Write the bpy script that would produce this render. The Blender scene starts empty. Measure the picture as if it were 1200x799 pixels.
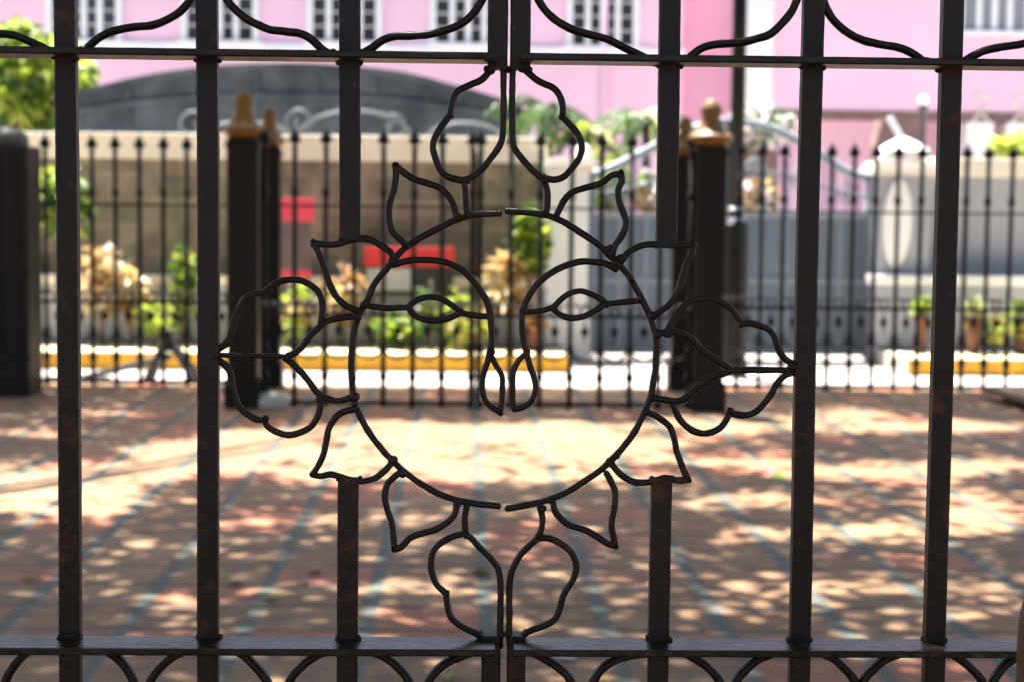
import bpy, math, random
from mathutils import Vector, Matrix, noise
random.seed(11)
S = bpy.context.scene
COL = S.collection
rad = math.radians

# ------------------------------------------------------------------ camera
F, PITCH, YAW, ROLL = 2050.0, rad(4.10), rad(1.60), rad(0.595)
CAM = Vector((0.0, -2.2, 1.5))
fw = Vector((0, math.cos(PITCH), -math.sin(PITCH)))
up = Vector((0, math.sin(PITCH), math.cos(PITCH)))
rt = Vector((1, 0, 0))
yz = Matrix.Rotation(-YAW, 3, 'Z')
fw, up, rt = yz @ fw, yz @ up, yz @ rt
rt, up = rt * math.cos(ROLL) + up * math.sin(ROLL), up * math.cos(ROLL) - rt * math.sin(ROLL)
cd = bpy.data.cameras.new('camera'); co = bpy.data.objects.new('camera', cd); COL.objects.link(co)
co.matrix_world = Matrix(((rt.x, up.x, -fw.x, CAM.x), (rt.y, up.y, -fw.y, CAM.y), (rt.z, up.z, -fw.z, CAM.z), (0, 0, 0, 1)))
cd.sensor_width = 36; cd.lens = F / 1200 * 36
cd.clip_start = 0.05; cd.clip_end = 2000
cd.dof.use_dof = True; cd.dof.focus_distance = 2.2; cd.dof.aperture_fstop = 6.0
S.camera = co

def P(px, py, Y):                       # where a sight line meets the upright plane at depth Y
    d = fw + rt * ((px - 600) / F) - up * ((py - 399.5) / F)
    return CAM + d * ((Y - CAM.y) / d.y)
def G(px, py, z=0.0):                   # where a sight line meets a level plane
    d = fw + rt * ((px - 600) / F) - up * ((py - 399.5) / F)
    return CAM + d * ((z - CAM.z) / d.z)
def proj(p):
    d = Vector(p) - CAM; w = d.dot(fw)
    return 600 + F * d.dot(rt) / w, 399.5 - F * d.dot(up) / w

# ------------------------------------------------------------------ light
EL, AZ = rad(69), rad(-25)              # the sun stands high behind the street, a little to the left
w = bpy.data.worlds.new('World'); S.world = w; w.use_nodes = True
nt = w.node_tree; bg = nt.nodes['Background']
sky = nt.nodes.new('ShaderNodeTexSky'); sky.sky_type = 'NISHITA'; sky.sun_disc = False
sky.sun_elevation = EL; sky.sun_rotation = AZ; sky.air_density = 0.8; sky.dust_density = 4.0
nt.links.new(sky.outputs[0], bg.inputs[0]); bg.inputs[1].default_value = 0.080
sl = bpy.data.lights.new('sun', 'SUN'); sl.energy = 5.0; sl.angle = rad(0.53); sl.color = (1, 0.96, 0.88)
so = bpy.data.objects.new('sun', sl); COL.objects.link(so)
SUN = Vector((math.sin(AZ) * math.cos(EL), math.cos(AZ) * math.cos(EL), math.sin(EL)))
so.rotation_euler = SUN.to_track_quat('Z', 'Y').to_euler(); so.location = (0, 20, 30)
S.view_settings.view_transform = 'Standard'; S.view_settings.look = 'None'
S.view_settings.exposure = 2.33; S.view_settings.gamma = 1.0; S.view_settings.use_curve_mapping = False
S.cycles.max_bounces = 8; S.cycles.diffuse_bounces = 5; S.cycles.transparent_max_bounces = 8
S.cycles.use_denoising = True; S.cycles.sample_clamp_indirect = 6

# ------------------------------------------------------------------ materials
def mat(name, base, rough=0.6, var=None, vscale=6, bump=0.0, bscale=40, metallic=0.0, trans=0.0, spec=0.5, det=5, contrast=(0.35, 0.65)):
    m = bpy.data.materials.new(name); m.use_nodes = True
    n = m.node_tree.nodes; l = m.node_tree.links; b = n['Principled BSDF']
    b.inputs['Roughness'].default_value = rough; b.inputs['Metallic'].default_value = metallic
    b.inputs['Specular IOR Level'].default_value = spec
    tc = n.new('ShaderNodeTexCoord')
    cs = None
    if var:
        t = n.new('ShaderNodeTexNoise'); t.inputs['Scale'].default_value = vscale; t.inputs['Detail'].default_value = det
        l.new(tc.outputs['Object'], t.inputs['Vector'])
        r = n.new('ShaderNodeValToRGB'); r.color_ramp.elements[0].position = contrast[0]; r.color_ramp.elements[1].position = contrast[1]
        r.color_ramp.elements[0].color = (*base, 1); r.color_ramp.elements[1].color = (*var, 1)
        l.new(t.outputs['Fac'], r.inputs['Fac']); l.new(r.outputs['Color'], b.inputs['Base Color']); cs = r.outputs['Color']
    else:
        b.inputs['Base Color'].default_value = (*base, 1)
    if bump:
        t2 = n.new('ShaderNodeTexNoise'); t2.inputs['Scale'].default_value = bscale; t2.inputs['Detail'].default_value = 6
        l.new(tc.outputs['Object'], t2.inputs['Vector'])
        bp = n.new('ShaderNodeBump'); bp.inputs['Strength'].default_value = bump; bp.inputs['Distance'].default_value = 0.01
        l.new(t2.outputs['Fac'], bp.inputs['Height']); l.new(bp.outputs['Normal'], b.inputs['Normal'])
    if trans:
        tr = n.new('ShaderNodeBsdfTranslucent'); mx = n.new('ShaderNodeMixShader'); mx.inputs[0].default_value = trans
        if cs: l.new(cs, tr.inputs['Color'])
        else: tr.inputs['Color'].default_value = (*base, 1)
        l.new(b.outputs[0], mx.inputs[1]); l.new(tr.outputs[0], mx.inputs[2]); l.new(mx.outputs[0], n['Material Output'].inputs['Surface'])
    return m

def iron_mat(name, a, b_, rust, rough):
    m = mat(name, a, rough, var=b_, vscale=9, bump=0.16, bscale=75, spec=0.30)
    n = m.node_tree.nodes; l = m.node_tree.links; b = n['Principled BSDF']; tc = [x for x in n if x.type == 'TEX_COORD'][0]
    src = b.inputs['Base Color'].links[0].from_socket
    t = n.new('ShaderNodeTexNoise'); t.inputs['Scale'].default_value = 17; t.inputs['Detail'].default_value = 8; t.inputs['Roughness'].default_value = 0.7
    l.new(tc.outputs['Object'], t.inputs['Vector'])
    r = n.new('ShaderNodeValToRGB'); r.color_ramp.elements[0].position = 0.56; r.color_ramp.elements[1].position = 0.68
    l.new(t.outputs['Fac'], r.inputs['Fac'])
    mx = n.new('ShaderNodeMix'); mx.data_type = 'RGBA'; mx.inputs[7].default_value = (*rust, 1)
    l.new(r.outputs['Color'], mx.inputs[0]); l.new(src, mx.inputs[6]); l.new(mx.outputs[2], b.inputs['Base Color'])
    # pale chips and dust in small specks
    t3 = n.new('ShaderNodeTexNoise'); t3.inputs['Scale'].default_value = 95; t3.inputs['Detail'].default_value = 3
    l.new(tc.outputs['Object'], t3.inputs['Vector'])
    r3 = n.new('ShaderNodeValToRGB'); r3.color_ramp.elements[0].position = 0.70; r3.color_ramp.elements[1].position = 0.78
    l.new(t3.outputs['Fac'], r3.inputs['Fac'])
    m3 = n.new('ShaderNodeMix'); m3.data_type = 'RGBA'; m3.inputs[7].default_value = (0.075, 0.056, 0.042, 1)
    l.new(r3.outputs['Color'], m3.inputs[0]); l.new(mx.outputs[2], m3.inputs[6]); l.new(m3.outputs[2], b.inputs['Base Color'])
    rr = n.new('ShaderNodeMapRange'); rr.inputs[3].default_value = rough - 0.10; rr.inputs[4].default_value = rough + 0.22
    l.new(t.outputs['Fac'], rr.inputs[0]); l.new(rr.outputs[0], b.inputs['Roughness'])
    return m

M = {}
M['iron'] = iron_mat('gate_iron', (0.0078, 0.0044, 0.0030), (0.0145, 0.0084, 0.0054), (0.070, 0.028, 0.013), 0.40)
M['rail'] = iron_mat('rail_iron', (0.0075, 0.0054, 0.0045), (0.0140, 0.0100, 0.0080), (0.055, 0.027, 0.016), 0.26)
M['far_iron'] = mat('fence_iron', (0.0050, 0.0038, 0.0034), 0.5, var=(0.010, 0.0065, 0.005), vscale=5, bump=0.2, spec=0.3)
M['bead'] = mat('bead_paint', (0.20, 0.20, 0.20), 0.18)
M['gold'] = mat('finial_gold', (0.14, 0.072, 0.015), 0.55, var=(0.23, 0.12, 0.025), vscale=14, bump=0.3, metallic=0.0)
M['pink'] = mat('pink_plaster', (0.75, 0.485, 0.60), 0.85, var=(0.79, 0.53, 0.64), vscale=0.8, bump=0.2, bscale=30)
M['pink_deep'] = mat('deep_pink_plaster', (0.78, 0.46, 0.58), 0.85, var=(0.80, 0.49, 0.60), vscale=0.8, bump=0.2, bscale=30)
M['white'] = mat('white_paint', (0.78, 0.78, 0.78), 0.6, var=(0.72, 0.73, 0.73), vscale=4)
M['glass'] = mat('dark_glass', (0.030, 0.032, 0.036), 0.15)
M['grey_glass'] = mat('grey_glass', (0.22, 0.23, 0.24), 0.25)
M['slate'] = mat('slate_metal', (0.036, 0.050, 0.068), 0.6, var=(0.095, 0.118, 0.142), vscale=2.2, bump=0.5, bscale=6, det=3)
M['scroll'] = mat('scroll_paint', (0.09, 0.105, 0.12), 0.5)
M['coping'] = mat('cream_plaster', (0.80, 0.72, 0.60), 0.85, var=(0.84, 0.78, 0.68), vscale=2.5, bump=0.3)
M['cream'] = mat('pale_plaster', (0.88, 0.87, 0.84), 0.8, var=(0.83, 0.81, 0.77), vscale=2, bump=0.2)
M['greywall'] = mat('grey_plaster', (0.33, 0.345, 0.38), 0.85, var=(0.39, 0.40, 0.43), vscale=1.5, bump=0.25)
M['steel'] = mat('grey_steel_sheet', (0.120, 0.158, 0.195), 0.5, var=(0.145, 0.185, 0.22), vscale=1.2, bump=0.1)
M['steel_light'] = mat('light_steel_trim', (0.21, 0.26, 0.30), 0.45)
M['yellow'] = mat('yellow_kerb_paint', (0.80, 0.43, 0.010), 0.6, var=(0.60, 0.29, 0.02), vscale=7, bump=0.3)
M['yellow_top'] = mat('sunlit_yellow_paint', (0.84, 0.78, 0.52), 0.7, var=(0.82, 0.70, 0.34), vscale=6, bump=0.3)  # yellowish kerb top, with the sun's glare put into its pale colour
M['paving'] = mat('pale_paving', (0.60, 0.57, 0.50), 0.9, var=(0.50, 0.47, 0.40), vscale=5, bump=0.4)
M['road'] = mat('pale_road', (0.34, 0.31, 0.30), 0.95, var=(0.40, 0.36, 0.35), vscale=3, bump=0.4)
M['soil'] = mat('dark_soil', (0.09, 0.075, 0.06), 0.95, var=(0.16, 0.13, 0.10), vscale=12, bump=0.6)
M['red'] = mat('red_sign_paint', (0.72, 0.045, 0.04), 0.35, var=(0.64, 0.04, 0.045), vscale=3)
M['rose'] = mat('rose_sign_paint', (0.74, 0.075, 0.12), 0.35, var=(0.66, 0.07, 0.11), vscale=3)
M['sign_dark'] = mat('dark_sign_panel', (0.035, 0.032, 0.034), 0.4)
M['sign_plum'] = mat('plum_sign_panel', (0.11, 0.075, 0.085), 0.5, var=(0.15, 0.11, 0.12), vscale=6)
M['sign_white'] = mat('pale_sign_print', (0.50, 0.49, 0.50), 0.5)
M['bark'] = mat('bark', (0.10, 0.07, 0.05), 0.9, var=(0.17, 0.13, 0.09), vscale=10, bump=0.8)
M['terracotta'] = mat('terracotta', (0.10, 0.034, 0.02), 0.8, var=(0.075, 0.028, 0.018), vscale=8)
M['wood'] = mat('brown_wood', (0.050, 0.018, 0.007), 0.5, var=(0.075, 0.028, 0.011), vscale=14, bump=0.2)
M['plank'] = mat('weathered_plank', (0.16, 0.10, 0.07), 0.8, var=(0.24, 0.17, 0.12), vscale=9, bump=0.4)
M['grey_stone'] = mat('grey_stone', (0.085, 0.085, 0.08), 0.9, var=(0.16, 0.16, 0.15), vscale=8, bump=0.5)
M['brown_roof'] = mat('brown_roof', (0.15, 0.085, 0.075), 0.8, var=(0.21, 0.13, 0.115), vscale=5, bump=0.5)
M['globe'] = mat('milk_glass', (0.85, 0.86, 0.88), 0.12)
M['reflector'] = mat('polished_steel', (0.80, 0.82, 0.84), 0.12, metallic=1.0)
for nm, a, b_, t in (('leaf', (0.045, 0.11, 0.018), (0.10, 0.20, 0.03), 0.45), ('lime', (0.30, 0.40, 0.035), (0.46, 0.52, 0.08), 0.5),
                     ('dark_leaf', (0.022, 0.055, 0.014), (0.05, 0.11, 0.02), 0.35), ('canopy_leaf', (0.035, 0.085, 0.016), (0.07, 0.15, 0.025), 0.18),
                     ('cream_leaf', (0.62, 0.52, 0.26), (0.52, 0.36, 0.12), 0.4), ('rust_leaf', (0.36, 0.18, 0.06), (0.55, 0.36, 0.14), 0.4),
                     ('petal', (0.78, 0.74, 0.74), (0.70, 0.62, 0.64), 0.35), ('dry_leaf', (0.28, 0.20, 0.06), (0.18, 0.10, 0.04), 0.2),
                     ('palm_leaf', (0.05, 0.12, 0.015), (0.10, 0.19, 0.025), 0.4), ('pale_palm', (0.50, 0.54, 0.24), (0.60, 0.60, 0.36), 0.4)):
    M[nm] = mat(nm, a, 0.45, var=b_, vscale=2.5, trans=t, contrast=(0.4, 0.6), det=2)

def stone_wall_mat():
    m = mat('adobe_blocks', (0.17, 0.148, 0.108), 0.95, var=(0.32, 0.285, 0.215), vscale=3.5, bump=0.8, bscale=14)
    n = m.node_tree.nodes; l = m.node_tree.links; b = n['Principled BSDF']
    src = b.inputs['Base Color'].links[0].from_socket
    tc = [x for x in n if x.type == 'TEX_COORD'][0]
    mp = n.new('ShaderNodeMapping'); mp.inputs['Rotation'].default_value = (rad(90), 0, 0); l.new(tc.outputs['Object'], mp.inputs['Vector'])
    br = n.new('ShaderNodeTexBrick'); br.inputs['Scale'].default_value = 1; br.inputs['Brick Width'].default_value = 0.52; br.inputs['Row Height'].default_value = 0.27
    br.inputs['Mortar Size'].default_value = 0.014; br.inputs['Color1'].default_value = (0.72, 0.72, 0.72, 1); br.inputs['Color2'].default_value = (1.05, 1.0, 0.95, 1); br.inputs['Mortar'].default_value = (1.15, 1.1, 1.05, 1)
    l.new(mp.outputs[0], br.inputs['Vector'])
    mx = n.new('ShaderNodeMix'); mx.data_type = 'RGBA'; mx.blend_type = 'MULTIPLY'; mx.inputs[0].default_value = 1
    l.new(src, mx.inputs[6]); l.new(br.outputs['Color'], mx.inputs[7]); l.new(mx.outputs[2], b.inputs['Base Color'])
    return m
M['adobe'] = stone_wall_mat()

def court_mat():
    m = bpy.data.materials.new('terracotta_tiles'); m.use_nodes = True
    n = m.node_tree.nodes; l = m.node_tree.links; b = n['Principled BSDF']; b.inputs['Roughness'].default_value = 0.66; b.inputs['Specular IOR Level'].default_value = 0.35
    tc = n.new('ShaderNodeTexCoord'); sp = n.new('ShaderNodeSeparateXYZ'); l.new(tc.outputs['Object'], sp.inputs[0])
    wob = n.new('ShaderNodeTexNoise'); wob.inputs['Scale'].default_value = 3; wob.inputs['Detail'].default_value = 3; l.new(tc.outputs['Object'], wob.inputs['Vector'])
    def mth(op, a, b_=None, c=None):
        q = n.new('ShaderNodeMath'); q.operation = op
        for i, v in enumerate((a, b_, c)):
            if v is None: continue
            if isinstance(v, (int, float)): q.inputs[i].default_value = v
            else: l.new(v, q.inputs[i])
        return q.outputs[0]
    wv = mth('MULTIPLY_ADD', wob.outputs['Fac'], 0.05, -0.025)
    TX, TY = COURT_TX, 0.385
    u = mth('ADD', mth('MULTIPLY_ADD', sp.outputs[0], 1 / TX, -COURT_X0 / TX + 0.5), mth('MULTIPLY', wv, 1.0)); v = mth('ADD', mth('MULTIPLY', sp.outputs[1], 1 / TY), wv)
    fu, fv = mth('FRACT', u), mth('FRACT', v)
    du = mth('ABSOLUTE', mth('SUBTRACT', fu, 0.5)); dv = mth('ABSOLUTE', mth('SUBTRACT', fv, 0.5))
    def band(d, wdt, soft):
        r = n.new('ShaderNodeMapRange'); r.inputs[1].default_value = wdt - soft; r.inputs[2].default_value = wdt + soft; r.inputs[3].default_value = 1; r.inputs[4].default_value = 0
        l.new(d, r.inputs[0]); return r.outputs[0]
    bu, bv = band(du, 0.068, 0.03), band(dv, 0.045, 0.03)
    cell = n.new('ShaderNodeCombineXYZ'); l.new(mth('FLOOR', mth('ADD', u, 0.5)), cell.inputs[0]); l.new(mth('FLOOR', mth('ADD', v, 0.5)), cell.inputs[1])
    wn = n.new('ShaderNodeTexWhiteNoise'); wn.noise_dimensions = '2D'; l.new(cell.outputs[0], wn.inputs['Vector'])
    rp = n.new('ShaderNodeValToRGB'); e = rp.color_ramp.elements
    e[0].position = 0; e[0].color = (0.225, 0.120, 0.054, 1); e[1].position = 1; e[1].color = (0.31, 0.112, 0.052, 1)
    for p, c in ((0.25, (0.185, 0.098, 0.044)), (0.5, (0.255, 0.148, 0.070)), (0.70, (0.23, 0.120, 0.054)), (0.82, (0.30, 0.110, 0.050))):
        k = e.new(p); k.color = (*c, 1)
    l.new(wn.outputs['Value'], rp.inputs['Fac'])
    ns = n.new('ShaderNodeTexNoise'); ns.inputs['Scale'].default_value = 7; ns.inputs['Detail'].default_value = 8; l.new(tc.outputs['Object'], ns.inputs['Vector'])
    sc = n.new('ShaderNodeMapRange'); sc.inputs[1].default_value = 0.3; sc.inputs[2].default_value = 0.7; sc.inputs[3].default_value = 0.65; sc.inputs[4].default_value = 1.3; l.new(ns.outputs['Fac'], sc.inputs[0])
    m1 = n.new('ShaderNodeMix'); m1.data_type = 'RGBA'; m1.blend_type = 'MULTIPLY'; m1.inputs[0].default_value = 1
    l.new(rp.outputs['Color'], m1.inputs[6]); l.new(sc.outputs[0], m1.inputs[7])
    m2 = n.new('ShaderNodeMix'); m2.data_type = 'RGBA'; m2.inputs[7].default_value = (0.060, 0.050, 0.036, 1)
    l.new(mth('MULTIPLY', bv, 0.9), m2.inputs[0]); l.new(m1.outputs[2], m2.inputs[6])
    m3 = n.new('ShaderNodeMix'); m3.data_type = 'RGBA'; m3.inputs[7].default_value = (0.064, 0.080, 0.066, 1)
    l.new(mth('MULTIPLY', bu, mth('MULTIPLY_ADD', wob.outputs['Fac'], 0.7, 0.6)), m3.inputs[0]); l.new(m2.outputs[2], m3.inputs[6]); l.new(m3.outputs[2], b.inputs['Base Color'])
    bp = n.new('ShaderNodeBump'); bp.inputs['Strength'].default_value = 0.5; bp.inputs['Distance'].default_value = 0.01
    l.new(mth('SUBTRACT', ns.outputs['Fac'], mth('ADD', bu, bv)), bp.inputs['Height']); l.new(bp.outputs['Normal'], b.inputs['Normal'])
    return m

# ------------------------------------------------------------------ mesh helpers
class MB:
    def __init__(s): s.v = []; s.f = []
    def box(s, a, b):
        i = len(s.v); (x0, y0, z0), (x1, y1, z1) = a, b
        s.v += [(x0, y0, z0), (x1, y0, z0), (x1, y1, z0), (x0, y1, z0), (x0, y0, z1), (x1, y0, z1), (x1, y1, z1), (x0, y1, z1)]
        s.f += [tuple(i + k for k in q) for q in ((3, 2, 1, 0), (4, 5, 6, 7), (0, 1, 5, 4), (1, 2, 6, 5), (2, 3, 7, 6), (3, 0, 4, 7))]
        return s
    def lathe(s, prof, c=(0, 0, 0), n=20, sq=False):
        i = len(s.v); cx, cy, cz = c; k = len(prof)
        for r, z in prof:
            for j in range(n):
                a = 2 * math.pi * (j + 0.5) / n
                s.v.append((cx + r * math.cos(a), cy + r * math.sin(a), cz + z))
        for q in range(k - 1):
            for j in range(n):
                j2 = (j + 1) % n
                s.f.append((i + q * n + j, i + q * n + j2, i + (q + 1) * n + j2, i + (q + 1) * n + j))
        s.f.append(tuple(i + j for j in reversed(range(n)))); s.f.append(tuple(i + (k - 1) * n + j for j in range(n)))
        return s
    def ball(s, c, r, n=10, m=7, sx=1, sy=1, sz=1):
        prof = [(max(1e-4, r * math.sin(math.pi * q / m)), -r * math.cos(math.pi * q / m) * sz) for q in range(m + 1)]
        i = len(s.v); s.lathe(prof, c, n)
        if sx != 1 or sy != 1:
            for q in range(i, len(s.v)):
                x, y, z = s.v[q]; s.v[q] = (c[0] + (x - c[0]) * sx, c[1] + (y - c[1]) * sy, z)
        return s
    def tube(s, pts, r, n=10, flat=1.0, jit=0.0, r2=None, cross=None):
        """sweep a round (or given) section along pts; the section's second axis leans to the world y axis"""
        pts = [Vector(p) for p in pts]; i = len(s.v); K = len(pts)
        for q, p in enumerate(pts):
            t = (pts[min(q + 1, K - 1)] - pts[max(q - 1, 0)]).normalized()
            b = Vector((0, 1, 0)) if abs(t.y) < 0.9 else Vector((1, 0, 0))
            nn = b.cross(t).normalized(); b = t.cross(nn).normalized()
            rr = r if r2 is None else r + (r2 - r) * q / max(1, K - 1)
            for j in range(n):
                if cross: cu, cv = cross[j]
                else:
                    a = 2 * math.pi * j / n; cu, cv = math.cos(a) * rr, math.sin(a) * rr * flat
                k = 1.0 + (.10 * noise.noise(p * 22) if jit > .08 else 0)
                if jit: k = 1 + jit * (noise.noise(p * 70 + Vector((j * 0.9, 0, 0))) * 1.2 + noise.noise(p * 230 + Vector((0, j * 1.3, 0))) * 0.7)
                s.v.append(tuple(p + nn * cu * k + b * cv * k))
        for q in range(K - 1):
            for j in range(n):
                j2 = (j + 1) % n
                s.f.append((i + q * n + j, i + q * n + j2, i + (q + 1) * n + j2, i + (q + 1) * n + j))
        s.f.append(tuple(i + j for j in reversed(range(n)))); s.f.append(tuple(i + (K - 1) * n + j for j in range(n)))
        return s
    def prism(s, poly, y0, y1):          # outline in x-z, thickness along y
        i = len(s.v); k = len(poly)
        s.v += [(x, y0, z) for x, z in poly] + [(x, y1, z) for x, z in poly]
        s.f.append(tuple(range(i, i + k))); s.f.append(tuple(range(i + 2 * k - 1, i + k - 1, -1)))
        for j in range(k):
            j2 = (j + 1) % k; s.f.append((i + j2, i + j, i + k + j, i + k + j2))
        return s
    def leaf(s, p, d, L, W, fold=0.25, droop=0.2):
        p = Vector(p); d = Vector(d).normalized(); u = Vector((0, 0, 1))
        sd = d.cross(u)
        if sd.length < 1e-3: sd = Vector((1, 0, 0))
        sd.normalize(); sd = (Matrix.Rotation(random.uniform(-1, 1), 3, d) @ sd); nn = sd.cross(d)
        i = len(s.v)
        a = p; m1 = p + d * L * 0.45 - u * L * droop * 0.2; t = p + d * L - u * L * droop
        s.v += [tuple(a), tuple(m1 + sd * W * 0.5 + nn * W * fold), tuple(t), tuple(m1 - sd * W * 0.5 + nn * W * fold), tuple(m1)]
        s.f += [(i, i + 4, i + 1), (i + 4, i + 2, i + 1), (i, i + 3, i + 4), (i + 3, i + 2, i + 4)]
        return s
    def build(s, name, m, parent=None, smooth=False, bevel=0.0, loc=None):
        off = Vector((0, 0, 0)); q = parent
        while q: off += q.location; q = q.parent
        if loc is not None: off = Vector((0, 0, 0))          # the shape is already given about its own origin
        me = bpy.data.meshes.new(name); me.from_pydata([tuple(Vector(p) - off) for p in s.v], [], s.f); me.update()
        o = bpy.data.objects.new(name, me); COL.objects.link(o)
        me.materials.append(m if not isinstance(m, str) else M[m])
        if smooth:
            for p in me.polygons: p.use_smooth = True
        if bevel:
            md = o.modifiers.new('bevel', 'BEVEL'); md.width = bevel; md.segments = 2; md.limit_method = 'ANGLE'
        if parent: o.parent = parent
        if loc is not None: o.location = loc
        return o
def tag(o, label, cat, group=None):
    o['label'] = label; o['category'] = cat
    if group: o['group'] = group
    return o
def thing(name, label, cat, loc=(0, 0, 0), group=None):
    o = bpy.data.objects.new(name, None); COL.objects.link(o); o.location = loc; o.empty_display_size = 0.2
    return tag(o, label, cat, group)
def struct(o): o['kind'] = 'structure'; return o
def copy_tree(o, parent=None):
    c = o.copy(); COL.objects.link(c)
    if parent: c.parent = parent
    for ch in list(o.children): copy_tree(ch, c)
    return c
def smooth_path(pts, step=0.006):
    """Catmull-Rom through the points"""
    pts = [Vector(p) for p in pts]
    if len(pts) < 3: 
        n = max(2, int((pts[1] - pts[0]).length / step)); return [pts[0].lerp(pts[1], k / n) for k in range(n + 1)]
    ex = [pts[0] * 2 - pts[1]] + pts + [pts[-1] * 2 - pts[-2]]; out = []
    for i in range(1, len(ex) - 2):
        a, b, c, d = ex[i - 1:i + 3]; n = max(2, int((c - b).length / step))
        for k in range(n):
            t = k / n
            out.append(0.5 * ((2 * b) + (c - a) * t + (2 * a - 5 * b + 4 * c - d) * t * t + (3 * b - a - 3 * c + d) * t ** 3))
    out.append(pts[-1]); return out

# ------------------------------------------------------------------ ground, road, pavements
COURT_TX = 0.437
COURT_X0 = G(432, 725).x
YF, YG = 13.0, 11.4                      # wing fences and the middle gate
M['court'] = court_mat()
def sheet(name, x0, x1, y0, y1, z, m, nx=1, ny=1):
    b = MB()
    b.v = [(x0, y0, z), (x1, y0, z), (x1, y1, z), (x0, y1, z)]; b.f = [(0, 1, 2, 3)]
    return struct(b.build(name, m))
sheet('ground', -400, 400, -200, 600, -0.02, 'soil')
sheet('courtyard_paving', -14, 14, -8, 13.15, 0.0, 'court')
sheet('road', -60, 60, 13.15, 16.6, -0.008, 'road')
KY = 14.65; WY = 16.25                   # kerb line and wall line
def pavement(name, x0, x1):
    b = MB().box((x0, KY + 0.02, -0.01), (x1, WY + 0.3, 0.150)); struct(b.build(name, 'paving', bevel=0.01))
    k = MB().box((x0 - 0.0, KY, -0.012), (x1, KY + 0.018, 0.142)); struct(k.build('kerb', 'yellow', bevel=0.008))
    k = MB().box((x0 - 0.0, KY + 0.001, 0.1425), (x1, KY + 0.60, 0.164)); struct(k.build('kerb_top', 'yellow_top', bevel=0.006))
    k = MB().box((x0 + 0.02, WY - 0.50, 0.1505), (x1 - 0.02, WY - 0.01, 0.168)); struct(k.build('planting_bed', 'soil'))
xl = P(668, 425, KY).x; xr = P(1064, 430, KY).x
pavement('pavement', -40, xl); pavement('pavement', xr, 40)
sheet('garden_ground', -30, 40, 16.6, 60, 0.004, 'road')

# ------------------------------------------------------------------ the sun face gate in front
K1 = 2.2 / F                              # metres per photo pixel on the gate
RR = 4.0 * K1
def pp(a, dy=0.0): return P(a[0], a[1], 0) + Vector((0, dy, 0))
def rod(mb, pts, r=None, dy=0.0, jit=0.14):
    r = r or RR
    path = smooth_path([pp(a, dy) for a in pts], 0.004)
    mb.tube(path, r, 10, jit=jit)
    for e in (path[0], path[-1]): mb.ball(e, r * 1.02, 8, 6)
def blob(mb, a, k=1.4, dy=0.0):
    p = pp(a, dy)
    for _ in range(3):
        mb.ball(p + Vector((random.uniform(-1, 1), random.uniform(-.6, .6), random.uniform(-1, 1))) * RR * 0.5, RR * k * random.uniform(.7, 1), 9, 6)
LEFT = {
 'bud': [
   ([(577,80),(566,92),(552,99),(536,107),(530,120),(527,135)], [(527,135),(519,146),(511,158),(507,172),(511,188),(517,201),(526,208),(543,212)], [(543,212),(553,208),(565,198),(575,186),(585,172),(589,158),(590,120),(590,78)], [(543,211),(545,220),(546,232),(547,252)]),
   ([(416,372),(410,372),(395,374),(382,378),(372,386),(362,395),(350,410),(335,419)], [(375,381),(377,367),(377,355),(372,342),(362,334),(350,329),(335,329),(322,333),(315,339)], [(315,339),(307,344),(297,345),(287,350),(280,360),(274,375),(270,392),(265,402),(250,412)], [(248,416),(300,417),(335,418)], [(249,420),(262,427),(269,437),(271,452),(275,467),(282,480),(299,492),(309,492)], [(309,491),(312,499),(322,506),(337,510),(352,507),(365,499),(372,487),(375,475),(374,464)], [(335,420),(347,431),(360,445),(370,459),(380,466),(395,470),(407,467),(415,464)]),
   ([(547,592),(545,606),(545,615),(546,627)], [(546,627),(552,631),(562,642),(575,655),(584,668),(586.5,684),(586.5,720),(586,758)], [(546,628),(540,627),(525,632),(512,641),(506,652),(505,667),(511,685),(522,696)], [(523,696),(524,710),(527,722),(536,732),(550,740),(562,746),(574,758)]),
 ],
 'petal': [
   ([(476,288),(470,282),(460,272),(456,257),(457,237),(462,220),(464,205),(463,194)], [(463,194),(470,200),(482,209),(497,214),(512,219),(522,226),(530,237),(534,250),(535,256)]),
   ([(461,303),(457,296),(447,289),(435,282),(422,280),(407,283),(390,287),(368,286)], [(368,286),(375,301),(381,317),(386,334),(395,350),(407,360),(418,364)]),
   ([(418,479),(407,481),(395,487),(386,500),(382,517),(379,532),(372,547),(366,556)], [(366,556),(375,558),(387,556),(400,559),(412,563),(425,564),(440,560),(450,552),(458,544)]),
   ([(470,553),(462,559),(454,567),(451,582),(454,598),(459,612),(461,630),(462,644)], [(462,644),(470,641),(480,631),(495,625),(512,620),(527,610),(534,600),(535,590)]),
 ],
 'face_ring': [([(585,251),(575,251),(560,251.5),(547,254),(530,260),(512,269),(495,277.5),(480,287),(470,295),(460,307),(447,322),(437,336),(430,352),(422,366),(417,380),(413,398),(411,425),(412,450),(415,472),(421,487),(432,507),(447,527),(460,541),(475,555),(495,569),(515,580),(532,586),(555,591),(584,594)],)],
 'eyebrow': [([(461,311),(475,306.5),(490,305),(507,305.5),(525,309),(540,316),(552,327),(562,340),(571,355),(575,370),(576,385),(576,400),(575,410)],)],
 'nostril': [([(575,408),(571,425),(566,440),(565,455),(569,469),(576,477),(586,483)], [(586,483),(588,470),(589,455),(588,440),(582,429),(576,418)])],
 'eye': [([(424,358),(435,360),(450,362),(465,362),(480,361)], [(478,361),(483,356),(492,351),(505,349),(517,351),(530,359),(540,367)], [(478,362),(482,367),(490,373.5),(505,377),(520,376),(531,372),(540,367)], [(538,367),(550,370),(562,371.5),(573,372)])],
}
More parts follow.
